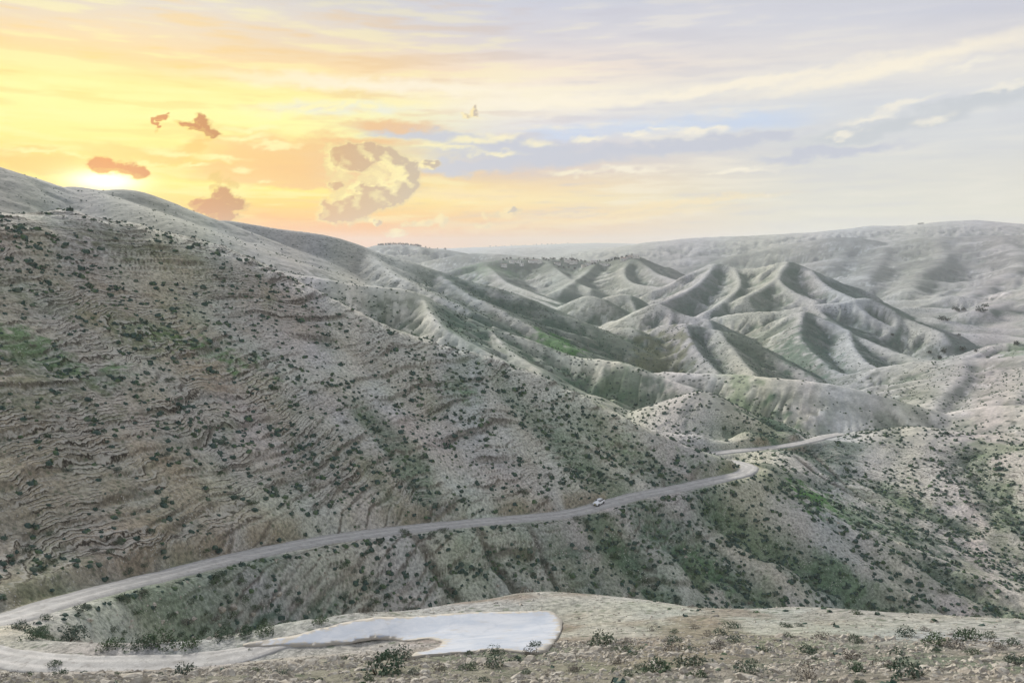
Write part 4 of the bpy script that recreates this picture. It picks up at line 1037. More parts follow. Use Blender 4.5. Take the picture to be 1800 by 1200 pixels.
set_attr(me, 'lit', lerp_ramp(daz, [(0, rgb(255, 238, 90)), (0.12, rgb(255, 230, 100)), (0.26, rgb(255, 242, 160)), (0.36, rgb(255, 238, 172)), (0.5, rgb(250, 222, 165)), (0.9, rgb(248, 232, 205))]).reshape(-1, 3))
set_attr(me, 'body', lerp_ramp(daz, [(0, rgb(232, 140, 14)), (0.08, rgb(206, 118, 0)), (0.15, rgb(186, 120, 20)), (0.24, rgb(212, 164, 104)), (0.34, rgb(198, 176, 146)), (0.6, rgb(204, 196, 190))]).reshape(-1, 3))
tag(link(bpy.data.objects.new('sky', me)), kind='structure')

# ================================================================== shrubs
mat_shrub, N, b = material('shrub_leaves', 0.9)
gp = N.t.nodes.new('ShaderNodeNewGeometry').outputs['Position']; oi = N.t.nodes.new('ShaderNodeObjectInfo')
v1 = N.noise(gp, 0.35, 2, 0.5); v2 = N.noise(gp, 6.0, 2, 0.5)
w = N.m('FRACT', N.m('ADD', N.m('MULTIPLY', v1, 3.0), oi.outputs['Random']))
c = N.ramp(w, [(0.0, (0.026, 0.062, 0.044, 1)), (0.35, (0.034, 0.072, 0.070, 1)), (0.6, (0.070, 0.125, 0.050, 1)), (0.85, (0.105, 0.130, 0.105, 1)), (1.0, (0.040, 0.075, 0.055, 1))])
c = N.mix(N.ss(v2, 0.35, 0.7, 0.0, 0.45), c, (0.16, 0.17, 0.13, 1))
N.t.links.new(c, b.inputs['Base Color'])
mat_bush, N, b = material('bush_leaves', 0.9)
gp = N.t.nodes.new('ShaderNodeNewGeometry').outputs['Position']; oi = N.t.nodes.new('ShaderNodeObjectInfo')
c = N.ramp(oi.outputs['Random'], [(0.0, (0.050, 0.105, 0.050, 1)), (0.4, (0.085, 0.120, 0.100, 1)), (0.7, (0.070, 0.130, 0.048, 1)), (1.0, (0.12, 0.14, 0.115, 1))])
c = N.mix(N.ss(N.noise(gp, 1.6, 4, 0.6), 0.38, 0.64, 0.0, 0.7), c, (0.16, 0.175, 0.135, 1)); c = N.mix(N.ss(N.noise(gp, 5.0, 2, 0.6), 0.5, 0.38, 0.0, 0.6), c, (0.045, 0.065, 0.040, 1))
N.t.links.new(c, b.inputs['Base Color'])
mat_dry, N, b = material('dry_shrub', 0.95)
gp = N.t.nodes.new('ShaderNodeNewGeometry').outputs['Position']
N.t.links.new(N.mix(N.noise(gp, 7.0, 2, 0.5), (0.11, 0.10, 0.085, 1), (0.20, 0.18, 0.15, 1)), b.inputs['Base Color'])
mat_twig, N, b = material('twigs', 0.95); b.inputs['Base Color'].default_value = (0.10, 0.08, 0.06, 1)

def leafy(seed, n, leaf, flat=0.62, lobes=4):
    """ragged dome of leaf clumps, radius about 1, standing on z = 0"""
    g = np.random.default_rng(seed)
    lob = np.c_[g.uniform(-0.5, 0.5, (lobes, 2)), g.uniform(0.0, 0.25, lobes)]; lr_ = g.uniform(0.42, 0.68, lobes)
    V = []; Fc = []
    for i in range(n):
        k = g.integers(lobes); d = g.normal(size=3); d[2] = abs(d[2]) * 0.9 - 0.15; d /= np.linalg.norm(d)
        c0 = lob[k] + d * lr_[k] * g.uniform(0.55, 1.06) * np.array([1, 1, flat / 0.62]); c0[2] = max(0.02, c0[2])
        s_ = leaf * g.uniform(0.6, 1.4); a = g.normal(size=3) + d * 0.6; a /= np.linalg.norm(a)
        b_ = np.cross(a, g.normal(size=3)); b_ /= np.linalg.norm(b_)
        m = len(V)
        V += [c0 - b_ * s_ * 0.6, c0 + a * s_, c0 + b_ * s_ * 0.6, c0 - a * s_ * 0.5]
        Fc += [(m, m + 1, m + 2), (m, m + 2, m + 3)]
    return np.array(V), np.array(Fc)
def stems(seed, n=9):
    g = np.random.default_rng(seed + 900); V, Fc = [], []
    for i in range(n):
        a = g.uniform(0, 2 * math.pi); t = g.uniform(0.3, 0.8); top = np.array([math.cos(a) * t, math.sin(a) * t, g.uniform(0.25, 0.6)])
        w = 0.025; m = len(V)
        V += [np.array([w, 0, -0.1]), np.array([-w, w, -0.1]), np.array([-w, -w, -0.1]), top]
        Fc += [(m, m + 1, m + 3), (m + 1, m + 2, m + 3), (m + 2, m, m + 3)]
    return np.array(V), np.array(Fc)
NEARV = []
for k in range(7):
    V, Fc = leafy(40 + k, 420 if k < 5 else 300, 0.072 if k < 5 else 0.06, lobes=3 + k % 4)
    ml = mesh_np('foliage', V, Fc, mat_bush if k < 5 else mat_dry, smooth=False, tri=True)
    V, Fc = stems(k); ms_ = mesh_np('stems', V, Fc, mat_twig, smooth=False, tri=True)
    NEARV.append((ml, ms_))
def clump(seed, n, leaf, seg=6):
    V, Fc = leafy(seed, n, leaf, lobes=2 + seed % 3); g = np.random.default_rng(seed + 5)
    a = np.arange(seg) * 2 * np.pi / seg
    C_ = np.concatenate([np.c_[np.cos(a) * g.uniform(.62, .95, seg), np.sin(a) * g.uniform(.62, .95, seg), np.full(seg, -0.12)], np.c_[np.cos(a + .4) * g.uniform(.4, .65, seg), np.sin(a + .4) * g.uniform(.4, .65, seg), g.uniform(.38, .62, seg)], [[0, 0, g.uniform(.6, .8)]]])
    F2 = []
    for i in range(seg):
        j = (i + 1) % seg; F2 += [(i, j, seg + i), (j, seg + j, seg + i), (seg + i, seg + j, 2 * seg)]
    return np.concatenate([V, C_]), np.concatenate([Fc, np.array(F2) + len(V)])
MIDV = [clump(70 + k, 7, 0.42, 5) for k in range(10)]
FARV = []
for k in range(8):
    V, Fc = clump(90 + k, 1, 0.6, 4); FARV.append((V * 1.1, Fc))

def scatter_np(name, variants, X, Y, Z, S, mat, seed, sq=(0.8, 1.2), smooth=False):
    """thousands of small growths or stones joined into one mesh"""
    g = np.random.default_rng(seed); Vs, Fs = [], []; base_ = 0
    which = g.integers(len(variants), size=len(X))
    for k, (V, Fc) in enumerate(variants):
        m = which == k; n = m.sum()
        if not n: continue
        a = g.uniform(0, 2 * np.pi, n); ca_, sa_ = np.cos(a), np.sin(a)
        sc = S[m][:, None]; zz = g.uniform(*sq, n)[:, None]
        x_ = (V[:, 0] * ca_[:, None] - V[:, 1] * sa_[:, None]) * sc + X[m][:, None]
        y_ = (V[:, 0] * sa_[:, None] + V[:, 1] * ca_[:, None]) * sc + Y[m][:, None]
        z_ = V[:, 2] * sc * zz + Z[m][:, None]
        Vs.append(np.stack([x_, y_, z_], -1).reshape(-1, 3))
        Fs.append((Fc[None] + (np.arange(n) * len(V))[:, None, None] + base_).reshape(-1, 3)); base_ += n * len(V)
    me = mesh_np(name, np.concatenate(Vs), np.concatenate(Fs), mat, smooth=smooth, tri=True)
    return tag(link(bpy.data.objects.new(name, me)), kind='stuff')

def road_gap(x, y):
    d = np.full(x.shape, 1e3)
    for L in (RA[::3], RB[::3], RL[::3]): d = np.minimum(d, seg_dist(x, y, L)[0])
    return d
def proj(x, y, z):
    f = y * cP - z * sP; return 900 + x / f * F_PX, 600 - (y * sP + z * cP) / f * F_PX
def lookup(F2, x, y):
    i = np.clip(np.searchsorted(r_nodes, np.hypot(x, y)), 0, nR - 1); j = np.clip(np.searchsorted(az_nodes, np.arctan2(x, y)), 0, nA - 1)
    return F2[i, j]

def sample(n, r0, r1, seed):
    g = np.random.default_rng(seed)
    a = g.uniform(math.radians(-37), math.radians(37), n); rr = np.sqrt(g.uniform(r0 * r0, r1 * r1, n))
    return np.sin(a) * rr, np.cos(a) * rr, g.uniform(size=n), g
# -- candidates on the near slopes
X, Y, U, g = sample(46000, 104, 455, 501)
rr = np.hypot(X, Y); aa = np.arctan2(X, Y)
side_ = HILL_SIDE(X, Y); gap = road_gap(X, Y)
nse = fbm(X / 30, Y / 30, 3, 401) + 0.6 * fbm(X / 9, Y / 9, 2, 403)
hol = lookup(hollow, X, Y)
d = np.clip(0.50 + 0.9 * nse + 0.5 * np.clip(hol, -0.4, 1), 0.03, 1)
onhill = (side_ > 0) & (aa < 0.28)
d = np.where(onhill, d * 0.72 * (0.45 + 0.55 * sstep(330, 250, rr)), d * 1.3)
d = np.where((aa > 0.27) & (rr > 345), d * 0.45, d)
cp_ = lookup(cprox, X, Y); d = np.where((HILL_SIDE(X, Y) < 0) & (aa > 0.05), d * 0.62, d); d = np.where(cp_ < 1.0, np.maximum(d, 0.75), d)
keep = (U < d) & (gap > 5.0) & seen(X, Y, 0.9)
X, Y = X[keep], Y[keep]
S = g.lognormal(math.log(0.66), 0.38, len(X)); S = np.clip(S, 0.26, 1.6)
S = np.where(HILL_SIDE(X, Y) < 0, S * 1.28, S * 1.1)
allx, ally, alls = [X], [Y], [S]
# shrubs lining the outer edge of the road
s_ = np.linspace(0, 1, 150); Ld = dense(RA, 1.0)
gq = np.random.default_rng(77)
for k in range(30, len(Ld) - 60):
    if gq.uniform() < 0.42:
        t = Ld[k + 1, :2] - Ld[k, :2]; t /= np.linalg.norm(t) + 1e-9; nrm = np.array([-t[1], t[0]])
        cand = Ld[k, :2] + nrm * (4.6 + gq.uniform(0, 2.2)) ; cand2 = Ld[k, :2] - nrm * (4.6 + gq.uniform(0, 2.2))
        q = min((cand, cand2), key=lambda p: math.hypot(*p)) if math.hypot(*Ld[k, :2]) > 118 else max((cand, cand2), key=lambda p: math.hypot(*p))
        if math.hypot(*q) > 95 and not inside(np.array([q[0]]), np.array([q[1]]), lot_poly)[0]:
            allx.append([q[0]]); ally.append([q[1]]); alls.append([gq.uniform(0.45, 0.95)])
# -- thin growth along the rim of the terrace and over the foreground
X, Y, U, g = sample(2300, 40, 112, 503)
rr = np.hypot(X, Y); aa = np.arctan2(X, Y)
z_ = ground(X, Y); pu, pvv = proj(X, Y, z_)
terr_ = (rr > 68) & (rr < 103)
rim = np.interp(pu, [0, 600, 960, 1160, 1400, 1800], [1140, 1085, 1040, 1058, 1066, 1090])
d = np.where(terr_, 0.012, 0.38 * (0.3 + sstep(-0.2, 0.4, fbm(X / 8, Y / 8, 2, 407))))
d = np.where((pvv < rim + 14) & (pu > 1150), 0.35, d)
keep = (U < d) & (road_gap(X, Y) > 5.2) & ~inside(X, Y, lot_poly) & (pvv < 1240)
allx.append(X[keep]); ally.append(Y[keep]); alls.append(np.clip(g.lognormal(math.log(0.36), 0.38, keep.sum()), 0.16, 0.8))
AX, AY, AS = np.concatenate(allx), np.concatenate(ally), np.concatenate(alls)
app = AS / np.hypot(AX, AY)
HAND = [  # (u, v, width in picture px, dry?, label)
    (665, 1184, 84, 0, 'broad grey-green shrub at the bottom edge, left of the shrub with a pale twiggy side'),
    (708, 1158, 50, 0, 'dark green shrub in front of the pointed near corner of the pale paving'),
    (318, 1186, 44, 0, 'dark round shrub alone on the rubble below the lower road'),
    (868, 1148, 30, 0, 'small green bush at the near edge of the pale paving'),
    (934, 1138, 32, 0, 'dark bush overlapping the near right corner of the pale paving'),
    (930, 1152, 38, 1, 'brownish bush just below the dark bush at the corner of the pale paving'),
    (872, 1172, 40, 0, 'blue-grey shrub below the middle of the pale paving'),
    (1052, 1132, 52, 0, 'wide dark green shrub nearest to the brown bare patch of the terrace'),
    (1100, 1144, 30, 0, 'dense green shrub to the right of the wide one by the brown bare patch'),
    (1126, 1140, 20, 0, 'small green shrub close beside a dense one right of the brown bare patch'),
    (1140, 1180, 66, 0, 'large blue-grey shrub at the bottom edge with bright green on its left side'),
    (1085, 1166, 30, 1, 'low dry shrub above and left of the large blue-grey one at the bottom'),
    (1182, 1142, 42, 1, 'low spreading grey shrub in the middle of the foreground slope'),
    (1212, 1142, 24, 0, 'small green shrub touching the low spreading grey one'),
    (1220, 1168, 60, 0, 'broad shrub of several crowns in the lower middle right'),
    (1222, 1187, 36, 0, 'bluish shrub directly below the broad one with several crowns'),
    (1262, 1142, 36, 1, 'dry brown shrub with a dark right end, above the several-crowned shrub'),
    (1343, 1146, 28, 0, 'compact green shrub with a pale stone at its right'),
    (1316, 1183, 48, 0, 'bluish rounded shrub at the bottom edge between two open patches of soil'),
    (1146, 1108, 22, 1, 'small purple-brown shrub at the inner edge of the terrace, left one of two'),
    (1220, 1104, 22, 1, 'small purple-brown shrub at the inner edge of the terrace, right one of two'),
    (1286, 1103, 26, 0, 'very low dark shrub lying flat along the terrace edge'),
    (1272, 1116, 30, 0, 'dark bluish shrub behind the middle of the foreground slope'),
    (1292, 1126, 28, 0, 'grey-green shrub touching the dark bluish one from the right'),
    (1246, 1118, 22, 1, 'faded shrub touching the dark bluish one from the left'),
    (1386, 1101, 22, 0, 'green shrub standing on the near rim of the terrace track, left of a smaller one'),
    (1404, 1100, 14, 0, 'tiny green shrub on the near rim of the terrace track'),
    (1388, 1120, 20, 0, 'small dark shrub just below the pair on the track rim'),
    (1442, 1122, 36, 1, 'greyish shrub beside a dark red-tinted one at right'),
    (1512, 1128, 28, 0, 'dark shrub with brownish top right of the greyish one'),
    (1430, 1150, 40, 0, 'two-toned shrub with a dark lower half at the lower right'),
    (1494, 1158, 42, 1, 'twiggy grey shrub beside a grassy green one at the lower right'),
    (1510, 1180, 34, 0, 'dark bluish shrub near the bottom edge at the lower right'),
    (1565, 1172, 40, 1, 'dead-looking dark brown shrub at the lower right'),
    (1610, 1192, 60, 0, 'bright green shrub cut by the bottom edge of the picture'),
    (1420, 1192, 50, 1, 'pale dry shrub cut by the bottom edge of the picture'),
    (1574, 1152, 30, 0, 'flat dark green shrub in the right half of the foreground'),
    (1596, 1118, 32, 0, 'dark shrub with a grey neighbour close to the track at right'),
    (1626, 1108, 20, 1, 'small maroon shrub close to the track at right'),
    (1650, 1134, 38, 0, 'low dark shrub behind a large pale stone at right'),
    (1708, 1126, 44, 0, 'tall green shrub with reddish twigs, the largest at the far right'),
    (1734, 1120, 24, 0, 'dark green bush right behind the tall one with reddish twigs'),
    (1680, 1140, 34, 1, 'dry rounded shrub left of the tall one with reddish twigs'),
    (1755, 1140, 30, 1, 'dry grey bush below the right end of the track'),
    (1780, 1136, 26, 0, 'dark green bush at the right edge of the picture'),
    (1790, 1168, 34, 0, 'grey shrub at the right edge above the bottom corner'),
    (1010, 1178, 30, 1, 'thin dry shrub at the bottom, right of the rubble below the paving'),
    (770, 1180, 34, 1, 'pale twiggy shrub at the bottom below the pale paving'),
    (490, 1188, 26, 0, 'small dark shrub at the bottom left half of the rubble'),
    (90, 1172, 26, 0, 'small dark bush at the outer side of the lower road bend'),
    (438, 1144, 12, 0, 'tiny dark bush alone on the gravel beside the pale paving'),
    (288, 1130, 60, 0, 'long low bush along the inner edge of the lower road, leftmost large clump'),
    (120, 1126, 56, 0, 'green bush in the inner corner of the road bend'),
    (60, 1122, 36, 0, 'dark bush nearest to the tip of the road bend'),
    (385, 1120, 44, 0, 'nearly black bush at the inner edge of the lower road, middle of the row'),
    (425, 1115, 40, 0, 'nearly black bush at the inner edge of the lower road, right part of the row'),
    (470, 1110, 38, 0, 'dark bush where the pale paving begins'),
    (330, 1136, 40, 0, 'dark bush touching the right end of the long low clump by the lower road'),
    (245, 1136, 44, 0, 'dark green bush touching the left end of the long low clump by the lower road'),
    (190, 1134, 40, 0, 'mid-green bush between the road bend and the long low clump'),
    (355, 1112, 26, 0, 'dark bush one row above the nearly black bushes by the lower road'),
    (395, 1104, 24, 0, 'second dark bush one row above the nearly black bushes, beside a light block'),
    (560, 1094, 30, 0, 'dark bush at the foot of the slope above the middle of the pale paving'),
    (640, 1076, 30, 1, 'grey bush at the foot of the slope, above the wide part of the paving'),
    (718, 1072, 20, 0, 'dark bush on the terrace rim above the wide part of the paving'),
    (300, 1082, 20, 0, 'dark bush beside the small whitish rock inside the road loop'),
    (335, 1062, 22, 0, 'dark bush high inside the road loop, near a slab'),
    (240, 1080, 24, 0, 'dark bush high inside the road loop, under the road edge'),
    (430, 1056, 24, 0, 'dark bush right of the upright pale boulder'),
    (448, 1070, 20, 0, 'dark bush just above the grey boulder inside the loop'),
    (520, 1060, 22, 0, 'dark bush right of the pinkish boulder'),
    (600, 1000, 26, 0, 'dark spreading bush high on the slope below the upper road'),
    (660, 1060, 22, 0, 'dark bush low on the slope straight above the paving'),
    (760, 940, 20, 0, 'dark shrub under the road edge between two others near the crack'),
    (200, 1108, 22, 0, 'black round bush inside the road loop, left one of a pair'),
    (218, 1114, 18, 0, 'black round bush inside the road loop, right one of a pair'),
    (142, 1074, 26, 0, 'dark round bush at the outer edge of the upper road near the bend'),
    (84, 1088, 22, 0, 'dark bush at the outer edge of the road just before the bend'),
    (780, 934, 20, 0, 'bushy dark shrub under the outer edge of the road, left of the deep crack'),
    (716, 938, 24, 0, 'dark shrub under the outer edge of the road, farther left of the deep crack'),
]
spots = []
for (u, v, wpx, dry, lab) in HAND:
    p = hit(u, v)
    if p is None: continue
    dd = math.hypot(p.x, p.y); spots.append((p.x, p.y, wpx / F_PX * math.hypot(dd, p.z) / 2 * (1.22 if u > 560 else 1.12), dry, lab))
# keep the automatic ones off the hand-placed ones
hx = np.array([q[0] for q in spots]); hy = np.array([q[1] for q in spots]); hs = np.array([q[2] for q in spots])
dm = np.min(np.hypot(AX[:, None] - hx, AY[:, None] - hy) - hs * 0.9, axis=1)
ok = dm > 0.0
AX, AY, AS, app = AX[ok], AY[ok], AS[ok], app[ok]
pu, pvv = proj(AX, AY, ground(AX, AY))
inpic = (pu > -10) & (pu < 1810) & (pvv < 1205)
order = np.argsort(-np.where(inpic, app, 0))
n_ind = 298 - len(spots)
ind, rest = order[:n_ind], order[n_ind:]
def make_shrub(x, y, s, k, label, group, seed, zs=1.0):
    ml, ms_ = NEARV[k]
    r_ = bpy.data.objects.new('shrub', None); link(r_); r_.empty_display_size = 0.3
    r_.location = (x, y, float(ground(x, y)) - 0.05 * s); r_.rotation_euler = (0, 0, (seed * 2.399) % 6.283); r_.scale = (s, s, s * zs)
    tag(r_, label, 'shrub', group)
    link(bpy.data.objects.new('foliage', ml), r_); link(bpy.data.objects.new('stems', ms_), r_)
for i, (x, y, s, dry, lab) in enumerate(spots):
    make_shrub(x, y, s, (5 + i % 2) if dry else i % 5, lab, 'shrubs picked out on the near ground', i, 0.95)
PLACE = ('far left of the picture', 'left part of the picture', 'centre left of the picture', 'centre of the picture', 'centre right of the picture', 'right part of the picture', 'far right of the picture')
for i in ind:
    x, y, s = AX[i], AY[i], AS[i]; u, v = proj(x, y, float(ground(x, y))); rr_ = math.hypot(x, y)
    sd_ = PLACE[min(6, max(0, int(u / 1800 * 7)))]; dry = (i % 9 == 0); rg_ = float(road_gap(np.array([x]), np.array([y]))[0])
    siz = 'large' if s > 0.9 else ('medium-sized' if s > 0.5 else ('small' if s > 0.3 else 'tiny'))
    tone = 'brownish dry' if dry else 'dark'
    if rr_ < 70: lab, gr = f'{siz} {tone} shrub among foreground stones, {"bottom edge" if v > 1160 else "higher up"}, {sd_}', 'small shrubs on the foreground slope'
    elif rr_ < 112: lab, gr = f'{siz} {tone} shrub on the terrace or its rim, {sd_}', 'shrubs along the terrace'
    elif HILL_SIDE(np.array([x]), np.array([y]))[0] > 0: lab, gr = f'{siz} {tone} shrub {"just" if rg_ < 12 else "well"} above the road, {sd_}', 'shrubs above the road'
    else: lab, gr = f'{siz} {tone} shrub {"just" if rg_ < 9 else "well"} below the upper road, {sd_}', 'shrubs below the upper road'
    make_shrub(x, y, s, (5 + i % 2) if dry else i % 5, lab, gr, int(i), 0.9)
scatter_np('shrubs', MIDV, AX[rest], AY[rest], ground(AX[rest], AY[rest]) - 0.08, AS[rest], mat_shrub, 12, (0.75, 1.1))
# -- farther slopes
X, Y, U, g = sample(60000, 430, 1150, 505)
rr = np.hypot(X, Y)
nse = fbm(X / 60, Y / 60, 3, 411) + 0.7 * fbm(X / 16, Y / 16, 2, 413)
d = np.clip(0.30 + 0.9 * nse + 0.5 * np.clip(lookup(hollow, X, Y), -0.5, 1) + 0.6 * lookup(GULLY, X, Y) + 0.25 * lookup(shadyside.astype(np.float32), X, Y), 0.02, 1) * np.interp(rr, [430, 650, 900, 1150], [1.0, 0.95, 0.45, 0.15])
d = np.where((np.arctan2(X, Y) < -0.12) & (rr > 650), d * 0.12, d)
keep = (U < d) & (road_gap(X, Y) > 4.5) & seen(X, Y, 0.9, 0.0002)
X, Y = X[keep], Y[keep]; S = np.clip(g.lognormal(math.log(0.80), 0.25, len(X)), 0.45, 1.4)
print('far shrubs', len(X), 'near', len(rest))
scatter_np('distant_shrubs', FARV, X, Y, ground(X, Y) - 0.08, S, mat_shrub, 13, (0.8, 1.1))

# ================================================================== stones
mat_stone, N, b = material('limestone', 0.92)
oi = N.t.nodes.new('ShaderNodeObjectInfo'); gp = N.t.nodes.new('ShaderNodeNewGeometry').outputs['Position']
f = N.noise(gp, 2.6, 4, 0.6)
c = N.mix(N.ss(f, 0.3, 0.7), (0.27, 0.24, 0.20, 1), (0.50, 0.47, 0.41, 1))
c = N.mix(N.m('MULTIPLY', N.ss(N.noise(gp, 0.8, 3, 0.5), 0.5, 0.66), 0.6), c, (0.27, 0.235, 0.19, 1))
N.t.links.new(c, b.inputs['Base Color']); bump(N, b, N.noise(gp, 9.0, 4, 0.6), 0.06, 0.6)
def stone_mesh(seed, sub=1, flat=0.6):
    bm = bmesh.new(); bmesh.ops.create_icosphere(bm, subdivisions=sub, radius=1.0)
    g = random.Random(seed); cuts = [(Vector((g.uniform(-1, 1), g.uniform(-1, 1), g.uniform(-0.6, 1))).normalized(), g.uniform(0.45, 0.8)) for _ in range(7)]
    sx, sy = g.uniform(0.75, 1.25), g.uniform(0.6, 1.0)
    for v in bm.verts:
        v.co += Vector((g.uniform(-.12, .12), g.uniform(-.12, .12), g.uniform(-.12, .12)))
        for n_, d_ in cuts:
            e = v.co.dot(n_) - d_
            if e > 0: v.co -= n_ * e
        v.co = Vector((v.co.x * sx, v.co.y * sy, v.co.z * flat + 0.12))
    me = bpy.data.meshes.new('stone'); bm.to_mesh(me); bm.free(); me.materials.append(mat_stone); return me
STN = [stone_mesh(s, 2, 0.62) for s in range(6)]
STL = []
for s in range(8):
    m = stone_mesh(30 + s, 1, 0.6)
    V = np.array([v.co[:] for v in m.vertices]); Fc = np.array([p.vertices[:] for p in m.polygons]); STL.append((V, Fc)); bpy.data.meshes.remove(m)
# tiny stones: four-sided chips
CH = []
for s in range(8):
    g = np.random.default_rng(s + 600); V = np.array([[-1, -.8, -.3], [1, -.6, -.3], [.1, 1, -.3], [-.6, -.2, .7], [.5, .1, .55]]) + g.uniform(-.25, .25, (5, 3))
    CH.append((V, np.array([[0, 1, 3], [1, 4, 3], [1, 2, 4], [2, 3, 4], [2, 0, 3]])))
X, Y, U, g = sample(30000, 42, 70, 511)
z_ = ground(X, Y); pu, pvv = proj(X, Y, z_)
dn_ = sstep(-0.25, 0.35, fbm(X / 7, Y / 7, 3, 421)); rr = np.hypot(X, Y)
keep = (U < (0.15 + 0.85 * dn_)) & (pvv < 1230) & (road_gap(X, Y) > 4.8) & ~inside(X, Y, lot_poly)
X, Y = X[keep], Y[keep]; S = np.clip(g.lognormal(math.log(0.115), 0.6, len(X)), 0.04, 0.75)
sx_, sy_, ss_ = [X], [Y], [S]
X, Y, U, g = sample(16000, 66, 112, 513)
keep = (U < 0.45) & (road_gap(X, Y) > 4.2) & ~inside(X, Y, lot_poly)
sx_.append(X[keep]); sy_.append(Y[keep]); ss_.append(np.clip(g.lognormal(math.log(0.075), 0.5, keep.sum()), 0.04, 0.45))
X, Y, U, g = sample(14000, 112, 330, 515)
dn_ = sstep(0.0, 0.5, fbm(X / 26, Y / 26, 3, 423) + 0.35 * (np.arctan2(X, Y) < -0.1) * (HILL_SIDE(X, Y) < 0))
keep = (U < dn_) & (road_gap(X, Y) > 4.8) & seen(X, Y, 0.4)
sx_.append(X[keep]); sy_.append(Y[keep]); ss_.append(np.clip(g.lognormal(math.log(0.24), 0.45, keep.sum()), 0.1, 1.0))
SX, SY, SS = np.concatenate(sx_), np.concatenate(sy_), np.concatenate(ss_)
BOULD = [(408, 1066, 16, 'upright pale boulder below the outer edge of the upper road'), (270, 1063, 13, 'pale boulder with a flat top just under the upper road near two shrubs'), (336, 1123, 16, 'rounded tan boulder low on the slope between the road arms'),
         (390, 1110, 0, ''), (385, 1098, 9, 'light block right of the tan boulder between the road arms'), (368, 1122, 15, 'squat boulder just above the lower road'), (308, 1078, 9, 'small whitish rock high on the slope between the road arms'),
         (388, 1072, 18, 'slanting slab pointing down the slope between the road arms'), (444, 1079, 12, 'grey boulder right of the slanting slab'), (156, 1090, 12, 'pale rock on the left end of the slope inside the road bend'),
         (285, 1094, 10, 'whitish rock in the middle of the slope inside the road bend'), (310, 1142, 12, 'white rock lying at the inner edge of the lower road'), (490, 1044, 12, 'pinkish boulder under the upper road at left centre'),
         (482, 1052, 8, 'small boulder touching the pinkish one'), (425, 1110, 14, 'brownish boulder among dark bushes above the lower road'), (845, 1186, 0, ''), (866, 1184, 16, 'round whitish stone at the bottom below the pale paving'),
         (905, 1192, 16, 'large pale stone cut by the bottom edge below the paving'), (1603, 1181, 11, 'white stone low in the right part of the foreground'), (1640, 1140, 14, 'pale block beside the low dark shrub at right'),
         (1026, 1177, 12, 'flat pale stone at the bottom right of the rubble'), (1430, 1170, 12, 'pale stone under the two-toned shrub at lower right'), (1080, 1079, 5, 'single white stone on the bare terrace'), (1214, 1093, 4, 'small white stone at the near edge of the terrace'),
         (228, 1192, 34, 'broad flat tan rock at the bottom left'), (275, 1196, 20, 'pale rock beside the broad flat one at the bottom left'), (1408, 1194, 10, 'small white stone at the bottom edge right of centre')]
nb = 0
for i, (u, v, wpx, lab) in enumerate(BOULD):
    if wpx == 0: continue
    p = hit(u, v); dd = p.length; s = wpx / F_PX * dd / 2 * 1.05
    o = link(bpy.data.objects.new('boulder' if wpx > 8 else 'stone', STN[i % 6])); o.location = p - Vector((0, 0, s * 0.15)); o.scale = (s, s, s * 1.05); o.rotation_euler = (0.1, 0.1, i * 1.7)
    tag(o, lab, 'rock', 'rocks picked out on the slopes'); nb += 1
pu, pvv = proj(SX, SY, ground(SX, SY)); app = np.where((pu > -5) & (pu < 1805) & (pvv < 1203), SS / np.hypot(SX, SY), 0)
order = np.argsort(-app); ind, rest = order[:300 - nb], order[300 - nb:]
for i in ind:
    x, y, s = SX[i], SY[i], SS[i]; u, v = proj(x, y, float(ground(x, y))); rr_ = math.hypot(x, y)
    where = ('at the bottom edge' if v > 1172 else 'in the foreground rubble') if rr_ < 68 else ('on the terrace gravel' if rr_ < 112 else 'on the slopes round the road')
    siz = 'blocky large' if s > 0.42 else ('middling' if s > 0.3 else 'small'); band = 'upper' if v < 1150 else 'lower'
    o = link(bpy.data.objects.new('stone', STN[int(i) % 6])); o.location = (x, y, float(ground(x, y)) - s * 0.12); o.scale = (s, s, s); o.rotation_euler = (0.15 * math.sin(i), 0.15 * math.cos(i), float(i))
    tag(o, f'{siz} pale stone {where}, {PLACE[min(6, max(0, int(u / 1800 * 7)))]}', 'stone', 'loose limestone stones')
big = SS[rest] > 0.16
rb_, rs_ = rest[big], rest[~big]
scatter_np('rubble', CH, SX[rest], SY[rest], ground(SX[rest], SY[rest]) + 0.0, SS[rest], mat_stone, 21, (0.6, 1.0))
print('stones', len(rest))

# ================================================================== far-off trees and houses
mat_tree, N, b = material('tree_leaves', 0.9)
gp = N.t.nodes.new('ShaderNodeNewGeometry').outputs['Position']
N.t.links.new(N.mix(N.ss(N.noise(gp, 0.5, 3, 0.6), 0.35, 0.65), (0.035, 0.050, 0.038, 1), (0.070, 0.085, 0.060, 1)), b.inputs['Base Color'])
mat_bark, N, b = material('bark', 0.95); b.inputs['Base Color'].default_value = (0.12, 0.09, 0.07, 1)
TREEM = []
for k in range(5):
    V, Fc = leafy(300 + k, 120, 0.16, 0.62, lobes=5)
    tall = (1.5, 0.9, 1.1, 2.0, 0.8)[k]
    V = V * np.array([0.55, 0.55, tall]) + np.array([0, 0, 0.08]); V[:, 2] /= V[:, 2].max()
    cr = mesh_np('crown', V, Fc, mat_tree, smooth=False, tri=True)
    bm = bmesh.new(); bmesh.ops.create_cone(bm, cap_ends=True, segments=6, radius1=0.05, radius2=0.025, depth=0.62, matrix=Matrix.Translation((0, 0, 0.26)))
    tm = bpy.data.meshes.new('trunk'); bm.to_mesh(tm); bm.free(); tm.materials.append(mat_bark); TREEM.append((cr, tm))
